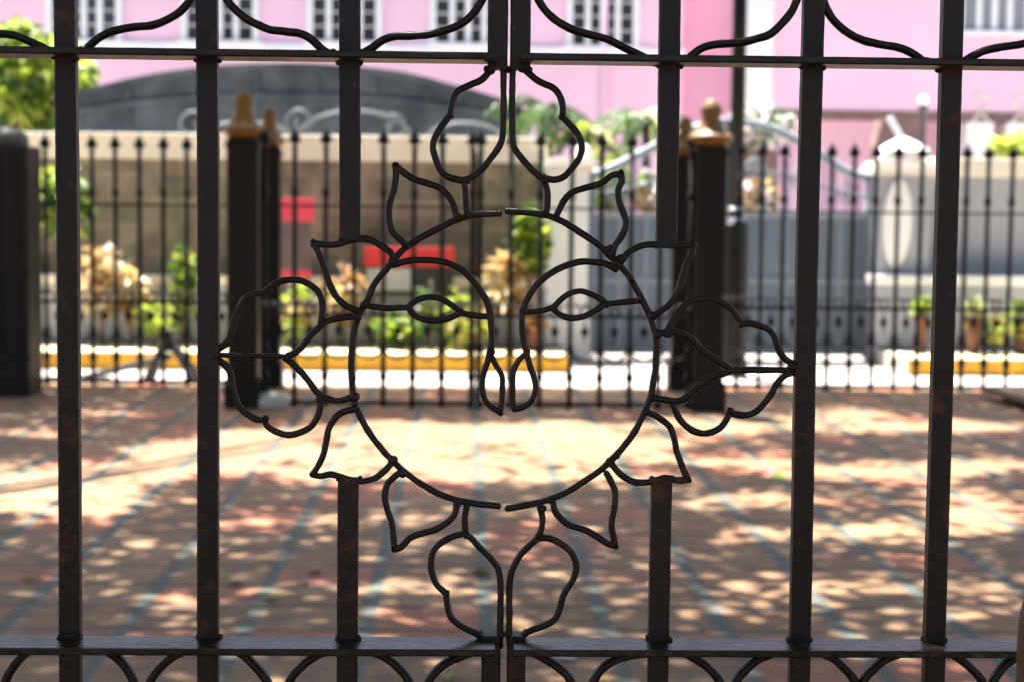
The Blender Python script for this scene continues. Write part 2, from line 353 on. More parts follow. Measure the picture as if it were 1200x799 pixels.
LBLOB = [(460,540,1.9),(546,212,1.3),(547,252,1.3),(535,255,1.2),(477,288,1.2),(461,306,1.7),(418,372,1.4),(416,364,1.2),(315,340,1.1),(336,419,1.5),(252,416,1.8),(249,420,1.6),(527,135,1.2),(576,80,1.8),(415,466,1.4),(375,467,1.2),(310,491,1.2),(470,555,1.3),(546,628,1.3),(523,696,1.1),(535,590,1.2),(575,757,1.8),(575,413,1.2),(573,372,1.2),(426,359,1.3),(540,367,1.1),(479,361,1.2),(462,644,1.0),(366,557,1.1),(368,286,1.1),(463,194,1.1),(585,482,1.1),(412,446,1.0)]
RIGHT = {
 'bud': [
   ([(612,78),(620,86),(632,95),(647,102),(656,112),(660,125),(659,137)], [(659,137),(667,145),(677,156),(682,170),(680,184),(671,197),(662,207),(650,211),(637,209)], [(637,210),(627,202),(615,190),(605,177),(601,165),(600.5,120),(601,78)], [(637,209),(641,220),(642,231),(641,245),(638,252)]),
   ([(770,392),(785,390),(797,391),(807,396),(815,401),(825,411),(840,421),(857,432)], [(782,391),(787,380),(797,365),(807,356),(820,351),(832,350),(845,354),(857,362),(865,372),(871,381)], [(871,380),(882,380),(895,384),(902,387),(909,396),(914,410),(921,420),(932,427)], [(857,434),(899,433.5),(932,434)], [(766,466),(780,469),(797,470),(807,464),(817,454),(830,444),(845,439),(857,435)], [(788,470),(794,485),(802,497),(815,506),(827,508.5),(840,505),(850,496),(856,483)], [(857,484),(872,487),(885,484),(897,473),(905,462),(911,451),(920,441),(932,437)]),
   ([(633,592),(635,602),(636,612),(632,630)], [(632,631),(622,639),(611,650),(603,663),(598,680),(597,710),(597,756)], [(631,631),(645,632),(660,639),(671,650),(676,665),(672,680),(664,692),(659,702)], [(659,702),(656,715),(650,727),(637,735),(620,741),(608,751),(602,762)]),
 ],
 'petal': [
   ([(651,256),(656,245),(662,234),(672,225),(687,220),(705,215),(717,206),(728,204)], [(728,204),(729,213),(725,222),(726,237),(731,250),(734,262),(730,275),(722,287),(718,298)]),
   ([(729,306),(737,296),(750,289),(765,287),(780,288),(797,288),(812,287)], [(812,287),(811,298),(805,310),(800,325),(795,342),(785,357),(775,365),(765,371)]),
   ([(760,483),(772,489),(785,500),(791,515),(794,530),(800,547),(807,562)], [(807,562),(795,563),(780,560),(765,564),(747,565.5),(732,559),(722,550),(716,542)]),
   ([(711,555),(717,565),(721,577),(720,597),(717,615),(720,632),(721,640)], [(721,640),(712,637),(700,629),(685,621),(667,615),(655,605),(650,597),(648,588)]),
 ],
 'face_ring': [([(595,248),(615,249),(630,251),(645,254),(660,260),(675,269),(690,279),(702,287),(712,297),(722,306),(732,317),(740,327),(747,340),(755,355),(762,370),(767,385),(770,400),(770,422),(767,445),(764,464),(757,482),(747,502),(735,520),(722,535),(712,545),(700,555),(682,567),(662,579),(645,586),(625,591.5),(595,597)],)],
 'eyebrow': [([(722,316),(710,310),(697,307.5),(682,307),(667,310.5),(652,317),(637,327),(625,340),(616,355),(612,370),(612,385),(614,400),(618,413)],)],
 'nostril': [([(617,411),(621,427),(626,442),(628,455),(624,468),(615,476.5),(603,480)], [(603,480),(601,470),(601,455),(601,438),(607,424),(617,414)])],
 'eye': [([(614,366),(627,366),(640,364),(649,361)], [(648,362),(656,354),(667,345.5),(680,342),(692,345),(704,351),(712,357)], [(648,363),(659,371),(671,374),(685,372),(697,366),(711,357)], [(710,357),(722,356),(735,354.5),(752,353.5)])],
}
RBLOB = [(722,534,1.3),(637,210,1.3),(639,250,1.3),(652,256,1.2),(714,292,1.2),(727,303,1.4),(722,310,1.9),(740,329,1.1),(751,350,1.1),(766,370,1.3),(771,392,1.3),(766,466,1.3),(715,543,1.6),(716,298,1.1),(783,391,1.2),(871,381,1.1),(857,433,1.4),(930,430,1.7),(857,482,1.2),(873,488,1.0),(789,470,1.2),(807,562,1.1),(721,640,1.2),(632,630,1.3),(659,702,1.1),(603,760,1.8),(612,79,1.7),(618,412,1.2),(614,366,1.2),(649,362,1.2),(711,357,1.1),(659,137,1.2),(812,287,1.2),(728,204,1.2),(604,479,1.1),(636,596,1.2),(646,588,1.2)]

ZB = 0.06                                                     # clear of the paving
z_low = P(590, 761, -0.05).z                                  # lower rail's front top edge
z_upp = P(590, 70, 0).z                                       # upper rail's middle
BW, BD = 24.4 * K1 / 2, 0.0105                                 # half width of a bar, half depth
YB = BD                                                       # bars stand with their front face at y = 0
def rough_bar(mb, x, z0, z1, hw=None, hd=None, y=None, jit=0.018):
    hw = hw or BW; hd = hd or BD; y = YB if y is None else y
    c = 0.0022
    cr = [(-hw + c, -hd), (hw - c, -hd), (hw, -hd + c), (hw, hd - c), (hw - c, hd), (-hw + c, hd), (-hw, hd - c), (-hw, -hd + c)]
    n = max(2, int((z1 - z0) / 0.012))
    mb.tube([(x + .0022 * noise.noise(Vector((x * 9, 0, 1.7 * (z1 + (z0 - z1) * k / n)))), y, z1 + (z0 - z1) * k / n) for k in range(n + 1)], 1, 8, jit=jit, cross=[(-a, -b) for a, b in cr])
def rail_mb(x0, x1, z_mid, y0, y1, t):
    b = MB(); hd = (y1 - y0) / 2; c = 0.0018
    cr = [(-t + c, -hd), (t - c, -hd), (t, -hd + c), (t, hd - c), (t - c, hd), (-t + c, hd), (-t, hd - c), (-t, -hd + c)]
    n = max(2, int((x1 - x0) / 0.012))
    pts = [(x0 + (x1 - x0) * k / n, (y0 + y1) / 2, z_mid) for k in range(n + 1)]
    return b.tube(pts, 1, 8, jit=0.02, cross=cr)
Z_TOP = z_upp + 0.55
def welds(mb, x, z, side=1, n=7, y=-0.002):
    for _ in range(n):
        sx = random.choice((-1, 1))
        mb.ball((x + sx * (BW + random.uniform(-.002, .002)), y + random.uniform(0.001, 0.02), z + side * random.uniform(-.0005, .0015)), random.uniform(.0022, .0042), 7, 5)
def scroll_curve(mb, pts, r=None, dy=0.012, jit=0.09):
    path = smooth_path([pp(a, dy) for a in pts], 0.005); mb.tube(path, r or RR * 1.2, 10, flat=1.5, jit=jit)
def leaf_of_gate(side, spec, blobs, label):
    s = -1 if side == 'left' else 1
    xc = P(589 if s < 0 else 597, 400, 0).x
    bars_px = (408.5, 242.2, 77) if s < 0 else (780.5, 947.6, 1108.5)
    bx = [P(q, 330, 0).x for q in bars_px]
    dx = abs(bx[2] - bx[0]) / 2
    x_hinge = bx[2] + s * dx * 2
    bx += [bx[2] + s * dx]
    root = thing('gate_leaf', label, 'gate', (x_hinge, YB, 0.0), None)
    if s < 0: stile_t = (P(571, 40, 0).x, P(594.5, 40, 0).x); stile_b = (P(564, 790, 0).x, P(586.5, 790, 0).x)
    else: stile_t = (P(597.5, 40, 0).x, P(621, 40, 0).x); stile_b = (P(593.5, 790, 0).x, P(615, 790, 0).x)
    # stiles: the meeting stile is cut where the flower buds are let in
    for (a, b_), z0, z1 in ((stile_t, z_upp - 0.012, Z_TOP), (stile_b, ZB, z_low + 0.006)):
        m = MB(); rough_bar(m, (a + b_) / 2, z0, z1, (b_ - a) / 2, 0.014); welds(m, (a + b_) / 2, z0 if z0 > 1 else z1, 1, 8); m.build('meeting_stile', M['iron'], root, smooth=False)
    m = MB(); rough_bar(m, x_hinge, ZB - 0.03, Z_TOP + 0.1, 0.03, 0.03); m.build('hinge_stile', M['iron'], root)
    xs = sorted((x_hinge, (stile_t[0] + stile_t[1]) / 2))
    rail_mb(xs[0], xs[1], z_upp, -0.046, 0.022, 0.0045).build('upper_rail', M['rail'], root, smooth=False)
    xs = sorted((x_hinge, (stile_b[0] + stile_b[1]) / 2 - s * 0.004))
    rail_mb(xs[0], xs[1], z_low - 0.0045, -0.05, 0.018, 0.0045).build('lower_rail', M['rail'], root)
    rail_mb(xs[0], xs[1], ZB + 0.03, -0.03, 0.022, 0.0045).build('bottom_rail', M['iron'], root)
    xs = sorted((x_hinge, (stile_t[0] + stile_t[1]) / 2))
    rail_mb(xs[0], xs[1], Z_TOP - 0.02, -0.03, 0.022, 0.0045).build('top_rail', M['iron'], root)
    for i, x in enumerate(bx):
        m = MB()
        if i == 0:                                            # cut short above and below the face
            xt = P(412, 40, 0).x if s < 0 else P(786, 0, 0).x
            zt = P(409, 281 if s < 0 else 287, 0).z; zb = P(409 if s < 0 else 779, 561, 0).z
            rough_bar(m, x, zt, Z_TOP - 0.015); welds(m, x, zt, 1, 5)
            welds(m, x, z_upp + .0045, 1, 9); welds(m, x, z_upp - .0045, -1, 9)
            m.build('bar', M['iron'], root)
            m = MB(); rough_bar(m, x, ZB + 0.03, zb); welds(m, x, z_low + .001, 1, 10); welds(m, x, zb, -1, 4); m.build('bar', M['iron'], root)
        else:
            rough_bar(m, x, ZB + 0.03, Z_TOP - 0.015)
            for z, d in ((z_upp + .0045, 1), (z_upp - .0045, -1), (z_low, 1)): welds(m, x, z, d, 11)
            m.build('bar', M['iron'], root)
    # the sun's half face; every weld lump belongs to the piece it sits on
    plist = []
    for kind in ('face_ring', 'eyebrow', 'eye', 'nostril', 'petal', 'bud'):
        for j, group in enumerate(spec[kind]):
            m = MB(); dy = {'face_ring': 0.010, 'eyebrow': 0.006, 'eye': 0.012, 'nostril': 0.008, 'petal': 0.004, 'bud': 0.008}[kind]
            for k, pts in enumerate(group):
                r = RR * (0.78 if kind == 'bud' and j == 1 and len(pts) == 3 and s < 0 else 1.0)
                rod(m, pts, r * (0.92 if kind in ('nostril', 'eye') else 1.0), dy)
            plist.append((kind, m, [q for pts in group for q in pts]))
    for bxx, byy, k in blobs:
        best = min(plist, key=lambda e: min((q[0] - bxx) ** 2 + (q[1] - byy) ** 2 for q in e[2]))
        blob(best[1], (bxx, byy), k * 0.92, 0.006)
    for kind, m, _ in plist: m.build(kind, M['iron'], root, smooth=True)
    return root, bx, s
TOPS = {-1: [[(-40,12),(-24,36),(0,39),(15,41),(30,47),(45,54),(64,64)], [(95,61),(107,49),(120,40),(135,34.5),(155,31),(175,29),(190,24),(205,16),(215,7),(226,-8)],
             [(261,-8),(265,0),(275,11),(287,21),(300,28),(315,34),(332,36),(352,39),(365,46),(375,56),(389,65)], [(420,64),(435,56),(447,47),(462,42),(485,41),(507,39),(530,32),(545,24),(557,12),(568,-6)]],
        1: [[(626,-12),(632,0),(642,14),(655,25),(672,34),(692,40),(712,45),(730,54),(747,62),(768,73)], [(803,73),(815,62),(827,54.5),(845,51),(870,49),(887,45),(905,39),(920,25),(930,12),(938,-6)],
            [(966,-8),(969,5),(977,20),(992,35),(1010,45),(1032,51),(1055,55),(1072,62),(1090,75)], [(1127,75),(1140,67),(1157,59),(1177,54.5),(1200,51),(1225,44),(1244,28),(1256,6)]]}
LOWS = {-1: [[(5,797),(15,780),(27,768),(42,761),(62,758)], [(100,759),(112,761),(125,766),(140,777),(153,797)], [(176,797),(190,780),(207,768),(228,760)], [(262,761),(272,763),(284,769),(296,781),(311,799)],
             [(339,799),(352,783),(370,770),(390,763)], [(424,764),(436,766),(450,772),(464,782),(478,799)], [(503,799),(515,785),(530,775),(556,765)]],
        1: [[(618,764),(630,769),(644,777),(657,786),(669,799)], [(697,799),(707,785),(722,775),(742,769),(762,767)], [(794,765),(806,768),(818,775),(830,783),(844,799)], [(865,799),(877,785),(892,773),(918,764)],
            [(956,765),(966,768),(978,773),(990,783),(1003,799)], [(1015,799),(1027,785),(1042,773),(1066,765)], [(1112,765),(1122,770),(1131,776),(1142,786),(1153,799)], [(1168,799),(1177,785),(1187,776),(1206,768)]]}
for side, spec, blobs, label in (('left', LEFT, LBLOB, 'left leaf of the black iron gate in front, bearing half a sun face'), ('right', RIGHT, RBLOB, 'right leaf of the black iron gate in front, bearing half a sun face')):
    root, bx, s = leaf_of_gate(side, spec, blobs, label)
    for c in TOPS[s]:
        m = MB(); scroll_curve(m, c); 
        for e in (c[0], c[-1]):
            if e[1] > 50: blob(m, (e[0], e[1] - 2), 1.5, 0.01)
        m.build('top_scroll', M['iron'], root, smooth=True)
    for c in LOWS[s]:
        # each bow runs on below the picture and rolls in to a small ball
        c = list(c); head = c[0] if c[0][1] > c[-1][1] else c[-1]; sgn = 1 if (c[0][1] > c[-1][1]) == (c[0][0] < c[-1][0]) else -1
        rest = [(head[0] - sgn * 6, 822), (head[0] - sgn * 3, 846), (head[0] + sgn * 10, 858), (head[0] + sgn * 24, 850), (head[0] + sgn * 30, 832), (head[0] + sgn * 28, 818), (head[0] + sgn * 25, 807)]
        c = (list(reversed(rest)) + c) if head == c[0] else (c + rest)
        m = MB(); scroll_curve(m, c, RR * 1.4); e = rest[-1]; m.ball(pp((e[0], e[1] + 3), .012), RR * 1.35, 9, 7); m.build('low_scroll', M['iron'], root, smooth=True)

# ------------------------------------------------------------------ brown post at the lower right edge, nearer than the gate
pc = P(1226, 715, -0.6); zt = P(1200, 703, -0.6).z
hb = thing('wooden_post', 'brown round-topped wooden post cut off by the lower right edge of the photo', 'post', (pc.x, -0.6, 0))
R0 = (1226 - 1193.5) * 1.6 / F
MB().lathe([(R0, 0.05), (R0, zt - .045), (R0 * .99, zt - .03), (R0 * .93, zt - .012), (R0 * .8, zt + .003), (R0 * .55, zt + .016), (R0 * .25, zt + .022), (0.001, zt + .024)], (pc.x, -0.6, 0), 32).build('post_shaft', M['wood'], hb, smooth=True)
MB().lathe([(R0 * 2.2, 0), (R0 * 2.2, .03), (R0 * 1.6, .05)], (pc.x, -0.6, 0), 32).build('foot', M['wood'], hb)

# ------------------------------------------------------------------ far fence of spear pickets
def picket_mesh(h=2.175, r=0.0205):
    b = MB().tube([(0, 0, 0.0), (0, 0, h - 0.17)], r, 8)
    b.lathe([(r, 0), (.026, .006), (.026, .016), (.012, .024), (.016, .034), (.052, .060), (.040, .095), (.014, .135), (.001, .175)], (0, 0, h - 0.18), 10)
    for z, rr, hh in ((1.66, .034, .085), (.47, .034, .07), (.40, .024, .04), (.245, .036, .09), (.17, .026, .04), (.70, .028, .03)):
        b.lathe([(r, -hh / 2), (rr * .8, -hh / 4), (rr, 0), (rr * .8, hh / 4), (r, hh / 2)], (0, 0, z), 10)
    return b
PK = picket_mesh().build('picket', M['far_iron'], None, smooth=True)     # first picket; moved to its place below
PK_used = [False]
def picket(parent, x, y):
    if not PK_used[0]: o = PK; PK_used[0] = True
    else: o = PK.copy(); COL.objects.link(o)
    o.parent = parent; o.location = Vector((x + random.uniform(-.005, .005), y, 0)) - parent.location; o.rotation_euler = (random.uniform(-.006, .006), random.uniform(-.005, .005), random.uniform(-.3, .3)); o['label'] = ''
    del o['label']
    return o
def diamond(b, x, y, z, k=1.0):
    i = len(b.v); w_, h_, d_ = .034 * k, .062 * k, .012
    b.v += [(x - w_, y, z), (x, y - d_, z), (x + w_, y, z), (x, y + d_, z), (x, y, z + h_), (x, y, z - h_)]
    b.f += [(i, i + 1, i + 4), (i + 1, i + 2, i + 4), (i + 2, i + 3, i + 4), (i + 3, i, i + 4), (i + 1, i, i + 5), (i + 2, i + 1, i + 5), (i + 3, i + 2, i + 5), (i, i + 3, i + 5)]
def spear_fence(root, xs, y, x0, x1, skip=()):
    for z, t in ((1.555, .009), (.715, .013), (.035, .018)):
        MB().box((x0, y - .014, z - t), (x1, y + .014, z + t)).build('rail', M['far_iron'], root)
    for x in xs: picket(root, x, y)
    sp_ = xs[1] - xs[0]
    for x in list(xs)[:-1]:                                             # the low frieze: hoop, drop and diamond between each two pickets
        b = MB(); xm = x + sp_ / 2; diamond(b, xm, y, .595)
        ring = [(xm + math.cos(a) * .036, y, .757 + math.sin(a) * .036) for a in [k * math.pi / 8 for k in range(17)]]
        b.tube(ring, .010, 6)
        b.tube([(xm, y, .70), (xm, y, .64)], .006, 6); b.tube([(xm, y, .55), (xm, y, .50)], .006, 6)
        arc = [(xm + math.cos(a) * sp_ * .44, y, .48 + math.sin(a) * .10) for a in [math.pi + k * math.pi / 10 for k in range(11)]]
        b.tube(arc, .010, 6)
        b.build('frieze_ornament', M['far_iron'], root, smooth=False)
    nb = int((x1 - x0) / .066)
    b = MB()
    for k in range(nb): b.ball((x0 + (k + .5) * (x1 - x0) / nb, y - .02, .80), .020, 8, 6)
    b.box((x0, y - .022, .796), (x1, y - .018, .804))
    b.build('bead_string', M['bead'], root, smooth=True)
def far_leaf(x0, x1, label, handed):
    root = thing('iron_gate', label, 'gate', ((x0 if handed < 0 else x1), YG, 0))
    n = 8
    xs = [x0 + .03 + (x1 - x0 - .06) * k / (n - 1) for k in range(n)]
    spear_fence(root, xs, YG, x0, x1)
    xe = x1 - .02 if handed < 0 else x0 + .02
    MB().box((xe - .02, YG - .02, .01), (xe + .02, YG + .02, 1.98)).build('meeting_stile', M['far_iron'], root, bevel=.003)
    xe = x0 + .02 if handed < 0 else x1 - .02
    MB().box((xe - .02, YG - .02, .01), (xe + .02, YG + .02, 1.98)).build('hinge_stile', M['far_iron'], root, bevel=.003)
xa, xm, xb = P(306, 440, YG).x, P(557, 440, YG).x, P(811, 440, YG).x
far_leaf(xa, xm - .004, 'left leaf of the far spear-topped black gate across the courtyard', -1)
far_leaf(xm + .004, xb, 'right leaf of the far spear-topped black gate across the courtyard', 1)
SPC = P(136, 300, YF).x - P(108.5, 300, YF).x
xl0 = P(108.5, 300, YF).x
xs = [xl0 + SPC * k for k in range(-12, 7)]
fl = thing('spear_fence', 'black spear-topped fence left of the far gate, in front of the stone wall', 'fence', (xs[0], YF, 0))
spear_fence(fl, xs, YF, xs[0] - .1, P(316, 300, YF).x)
xr0 = P(891.5, 300, YF).x; SPC = P(999, 300, YF).x - P(972.5, 300, YF).x
xs = [xr0 + SPC * k for k in range(-1, 22)]
fr = thing('spear_fence', 'black spear-topped fence right of the far gate, in front of the grey steel gate', 'fence', (xs[-1], YF, 0))
spear_fence(fr, xs, YF, P(820, 300, YF).x, xs[-1] + .1)

# posts with gilt finials
def gate_post(label, px0, px1, Y, py_top, py_fin, fin_w, footing=False):
    c = P((px0 + px1) / 2, 300, Y); d = Y - CAM.y; hw = (px1 - px0) * d / F / 2; zt = P((px0 + px1) / 2, py_top, Y).z; zf = P((px0 + px1) / 2, py_fin, Y).z
    root = thing('gate_post', label, 'post', (c.x, Y, 0)); x = c.x
    b = MB(); b.box((x - hw, Y - hw, 0), (x + hw, Y + hw, zt))
    sh = b.build('shaft', M['far_iron'], root, bevel=.012)
    b = MB()
    for k in (-.5, 0, .5):                                         # raised fillets up each face
        b.box((x + k * hw - .011, Y - hw - .010, .26), (x + k * hw + .011, Y - hw - .001, zt - .10))
    b.box((x - hw - .012, Y - hw - .012, zt - .07), (x + hw + .012, Y + hw + .012, zt - .035)); b.build('moulding', M['far_iron'], sh, bevel=.003)
    b = MB(); b.box((x - hw - .022, Y - hw - .022, -.005), (x + hw + .022, Y + hw + .022, .22)); b.build('plinth', M['far_iron'], root, bevel=.01)
    h = zf - zt; R = fin_w * d / F / 2
    pr = [(.60, 0), (.75, .04), (.96, .13), (1.0, .19), (.93, .23), (.76, .28), (.62, .36), (.52, .46), (.46, .54), (.41, .60), (.39, .64), (.44, .69), (.47, .76), (.44, .84), (.33, .90), (.29, .95), (.14, .995), (.002, 1.0)]
    MB().lathe([(r * R, z * h) for r, z in pr], (x, Y, zt + .001), 28).build('finial', M['gold'], root, smooth=True)
    if footing:
        MB().lathe([(.16, 0), (.16, .06), (.12, .10), (.05, .11)], (x + hw + .09, Y, 0), 12).build('footing', M['paving'], root, bevel=.01)
gate_post('front gatepost left of the far gate, black with a large gilt finial', 268, 303, YG, 163, 106, 51, True)
gate_post('rear gatepost with a smaller gilt finial behind the left front gatepost', 302, 329, YF, 173, 126, 38)
gate_post('front gatepost right of the far gate, black with a large gilt finial', 813, 848, YG, 172, 117, 54)
gate_post('rear gatepost with a smaller gilt finial behind the right front gatepost', 787, 814, YF, 184, 137, 38)

# dark pier at the left edge
c = P(12, 300, 12.2); x1 = P(41, 300, 12.2).x; zt = P(12, 172, 12.2).z; hw = .23; x = x1 - hw
pr_ = thing('pier', 'broad black pier with a rounded grey cap at the left edge', 'pier', (x, 12.2, 0))
MB().box((x - hw, 12.2 - hw, 0), (x + hw, 12.2 + hw, zt)).build('shaft', M['far_iron'], pr_, bevel=.012)
b = MB()
for k in (-.6, 0, .6): b.box((x + k * hw - .016, 12.2 - hw - .012, .30), (x + k * hw + .016, 12.2 - hw - .001, zt - .08))
for z in (.30, 1.0): b.box((x - hw - .012, 12.2 - hw - .016, z), (x + hw + .012, 12.2 - hw - .0115, z + .05))
b.build('panel_frame', M['far_iron'], pr_)
MB().lathe([(hw * .8, 0), (hw * .82, .05), (hw * .72, .10), (hw * .5, .14), (hw * .2, .16), (.002, .165)], (x, 12.2, zt + .001), 20).build('cap', M['grey_stone'], pr_, smooth=True)

# prop frame behind the left fence
xx = P(190, 420, 13.3).x; tr = thing('trestle', 'dark folding trestle with a long sloping strut behind the left fence', 'trestle', (xx, 13.4, 0))
tp = P(196, 393, 13.4)
for px, py, nm in ((174, 452, 'leg'), (232, 452, 'leg')):
    for dy in (-.16, .16):
        MB().tube([tuple(tp + Vector((0, dy * .1, 0))), (P(px, py, 13.4).x, 13.4 + dy, .0)], .034, 8).build(nm, M['sign_dark'], tr)
MB().tube([(P(100, 452, 13.5).x, 13.5, .02), tuple(P(200, 417, 13.4))], .03, 8).build('strut', M['sign_dark'], tr)
MB().box((tp.x - .06, 13.36, tp.z - .14), (tp.x + .05, 13.44, tp.z + .05)).build('hinge_block', M['sign_dark'], tr, bevel=.01)

# plank on the right
pk = thing('plank', 'low weathered plank lying on blocks at the right edge of the courtyard', 'plank', (P(1180, 460, 12.2).x, 12.2, 0))
a, b_ = G(1150, 452, .10), G(1290, 490, .10)
dv = (b_ - a).normalized(); nv = Vector((-dv.y, dv.x, 0)) * .42
m = MB(); q = [a, b_, b_ + nv, a + nv]; m.v = [(p.x, p.y, .055) for p in q] + [(p.x, p.y, .105) for p in q]
m.f = [(3, 2, 1, 0), (4, 5, 6, 7), (0, 1, 5, 4), (1, 2, 6, 5), (2, 3, 7, 6), (3, 0, 4, 7)]
m.build('board', M['plank'], pk, bevel=.006)
for t in (.15, .8):
    p = a.lerp(b_, t) + nv * .5; MB().box((p.x - .07, p.y - .07, 0), (p.x + .07, p.y + .07, .0545)).build('block', M['plank'], pk)

# ------------------------------------------------------------------ street: lamp column, wall, gateway
LY = 14.45
lx = P(861.5, 300, LY).x; zb = P(862, 263, LY).z
lc = thing('lamp_column', 'tall black street column with a thick lower casing behind the right gatepost', 'street column', (lx, LY, 0))
pxm = (LY - CAM.y) / F
MB().lathe([(17 * pxm, 0), (17 * pxm, .12), (15 * pxm, .15), (15 * pxm, zb), (9 * pxm, zb + .05)], (lx, LY, 0), 20).build('casing', M['far_iron'], lc, smooth=False)
MB().lathe([(8.6 * pxm, zb + .05), (8.0 * pxm, 5.2)], (lx, LY, 0), 18).build('shaft', M['far_iron'], lc, smooth=True)
for zz, hb_ in ((245.5, 5), (258, 5)):
    z = P(858, zz, LY).z; cl = MB().lathe([(9.6 * pxm, -.022), (10.2 * pxm, 0), (9.6 * pxm, .022)], (lx, LY, z), 18).build('clamp', M['reflector'], lc)
    MB().ball((lx - .03, LY - 10.4 * pxm, z), .024, 12, 8).build('bolt_cap', M['reflector'], cl, smooth=True)
z = P(866, 205, LY).z; MB().ball((lx + .02, LY - 8.2 * pxm, z), .022, 12, 8).build('bolt_cap', M['reflector'], lc, smooth=True)
MB().box((lx - .20, LY - .008, P(858, 252, LY).z - .012), (lx + .18, LY + .008, P(858, 252, LY).z + .012)).build('bracket', M['reflector'], lc)

# stone wall left of the gateway
xw1 = P(640, 300, WY).x
zc0, zc1 = P(300, 188, WY).z, P(300, 163, WY).z
sw = thing('stone_wall', 'brown adobe block wall with a cream coping behind the left pavement', 'wall', (xw1 - 4, WY, 0))
MB().box((-16, WY, 0), (xw1 - .004, WY + .45, zc0)).build('masonry', M['adobe'], sw)
cp = MB().box((-16, WY - .06, zc0 + .001), (xw1 - .004, WY + .51, zc1 - .03)); cp.box((-16, WY - .09, zc1 - .029), (xw1 - .004, WY + .54, zc1 + .04)); cp.build('coping', M['coping'], sw, bevel=.012)
zl = P(190, 322, WY).z
lg = MB().box((-16, WY - .34, .14), (xw1 - .004, WY - .002, zl - .09)); lg.build('plinth', M['greywall'], sw, bevel=.01)
MB().box((-16, WY - .38, zl - .089), (xw1 - .004, WY - .003, zl)).build('ledge', M['coping'], sw, bevel=.012)
# scroll cresting on the coping
sc_ = thing('scroll_cresting', 'pale grey wrought scrolls standing on the coping of the stone wall', 'ironwork', (P(330, 160, WY + .2).x, WY + .2, zc1))
def arcp(cx, cy, rx, ry, a0, a1, n=18): return [P(cx + rx * math.cos(rad(a0 + (a1 - a0) * k / n)), cy - ry * math.sin(rad(a0 + (a1 - a0) * k / n)), WY + .2) for k in range(n + 1)]
def spiral(cx, cy, r0, r1, a0, a1, n=28): return [P(cx + (r0 + (r1 - r0) * k / n) * math.cos(rad(a0 + (a1 - a0) * k / n)), cy - (r0 + (r1 - r0) * k / n) * math.sin(rad(a0 + (a1 - a0) * k / n)), WY + .2) for k in range(n + 1)]
for pts in (spiral(224, 147, 20, 6, -40, 400), spiral(352, 143, 18, 5, 220, -220), arcp(415, 168, 70, 38, 20, 160), spiral(462, 150, 16, 5, 120, -260), arcp(285, 165, 60, 22, 20, 165), arcp(545, 170, 50, 26, 20, 160)):
    MB().tube(pts, .014, 8, jit=.05).build('scroll', M['scroll'], sc_, smooth=True)
MB().box((P(200, 160, WY + .2).x, WY + .185, zc1 + .041), (P(600, 160, WY + .2).x, WY + .215, zc1 + .065)).build('foot_rail', M['scroll'], sc_)

# gate piers
def pier(name, label, pxa, pxb, pyt, m, cap=None):
    a, b_ = P(pxa, 300, WY - .25).x, P(pxb, 300, WY - .25).x; zt = P((pxa + pxb) / 2, pyt, WY - .25).z
    root = thing(name, label, 'gate pier', ((a + b_) / 2, WY, 0)); y0, y1 = WY - .25, WY - .25 + (b_ - a)
    MB().box((a, y0, 0), (b_, y1, zt - .14)).build('shaft', m, root, bevel=.012)
    c = MB().box((a - .04, y0 - .04, zt - .139), (b_ + .04, y1 + .04, zt - .05)); c.box((a - .015, y0 - .015, zt - .0495), (b_ + .015, y1 + .015, zt)); c.build('cap', M['coping'], root, bevel=.01)
    return root, a, b_, y0, y1, zt
rt1, a, b_, y0, y1, zt = pier('gate_pier', 'cream gate pier at the right end of the stone wall', 640, 689, 186, M['cream'])
MB().box((a - .03, y0 - .03, 0), (b_ + .03, y1 + .03, .45)).build('base', M['cream'], rt1, bevel=.01)
MB().ball(((a + b_) / 2 + .17, (y0 + y1) / 2, zt + .07), .085, 14, 10).build('ball_finial', M['globe'], rt1, smooth=True)
rt2, a, b_, y0, y1, zt = pier('gate_pier', 'pale grey gate pier with a white pyramid cap right of the steel gate', 1026, 1090, 190, M['greywall'])
xm_, ym = (a + b_) / 2, (y0 + y1) / 2
m = MB(); hx = .245; x0c = P(1058, 190, WY).x
za, zb2 = P(1058, 187, WY).z, P(1058, 161, WY).z
m.lathe([(hx * 1.41 * .98, 0), (hx * 1.41, .05), (hx * 1.41 * .96, .09), (hx * 1.41 * .55, (zb2 - za) * .72), (.03, zb2 - za)], (x0c, ym, za), 4)
m.build('pyramid_cap', M['cream'], rt2)
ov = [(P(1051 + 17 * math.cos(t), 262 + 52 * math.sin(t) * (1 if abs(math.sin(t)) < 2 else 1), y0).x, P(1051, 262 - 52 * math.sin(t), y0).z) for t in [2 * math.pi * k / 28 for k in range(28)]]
MB().prism(ov, y0 - .03, y0 - .001).build('sun_patch_oval', M['cream'], rt2, bevel=.01)  # patch of sunlight on the pier, shaped as a raised whiter oval
# grey wall on the right
xg = P(1090, 300, WY).x
gw = thing('garden_wall', 'smooth pale grey wall with a cream ledge at the far right', 'wall', (xg + 2, WY, 0))
zc0, zc1 = P(1150, 208, WY).z, P(1150, 186, WY).z
MB().box((xg + .004, WY, 0), (16, WY + .4, zc0)).build('wall_face', M['greywall'], gw)
MB().box((xg + .004, WY - .06, zc0 + .001), (16, WY + .46, zc1)).build('coping', M['coping'], gw, bevel=.012)
zl = P(1100, 322, WY).z
MB().box((P(1018, 322, WY - .4).x, WY - .40, zl - .10), (16, WY - .252, zl)).build('ledge', M['cream'], gw, bevel=.012)
MB().box((P(1018, 322, WY - .4).x + .05, WY - .36, .13), (16, WY - .253, zl - .101)).build('plinth', M['greywall'], gw)

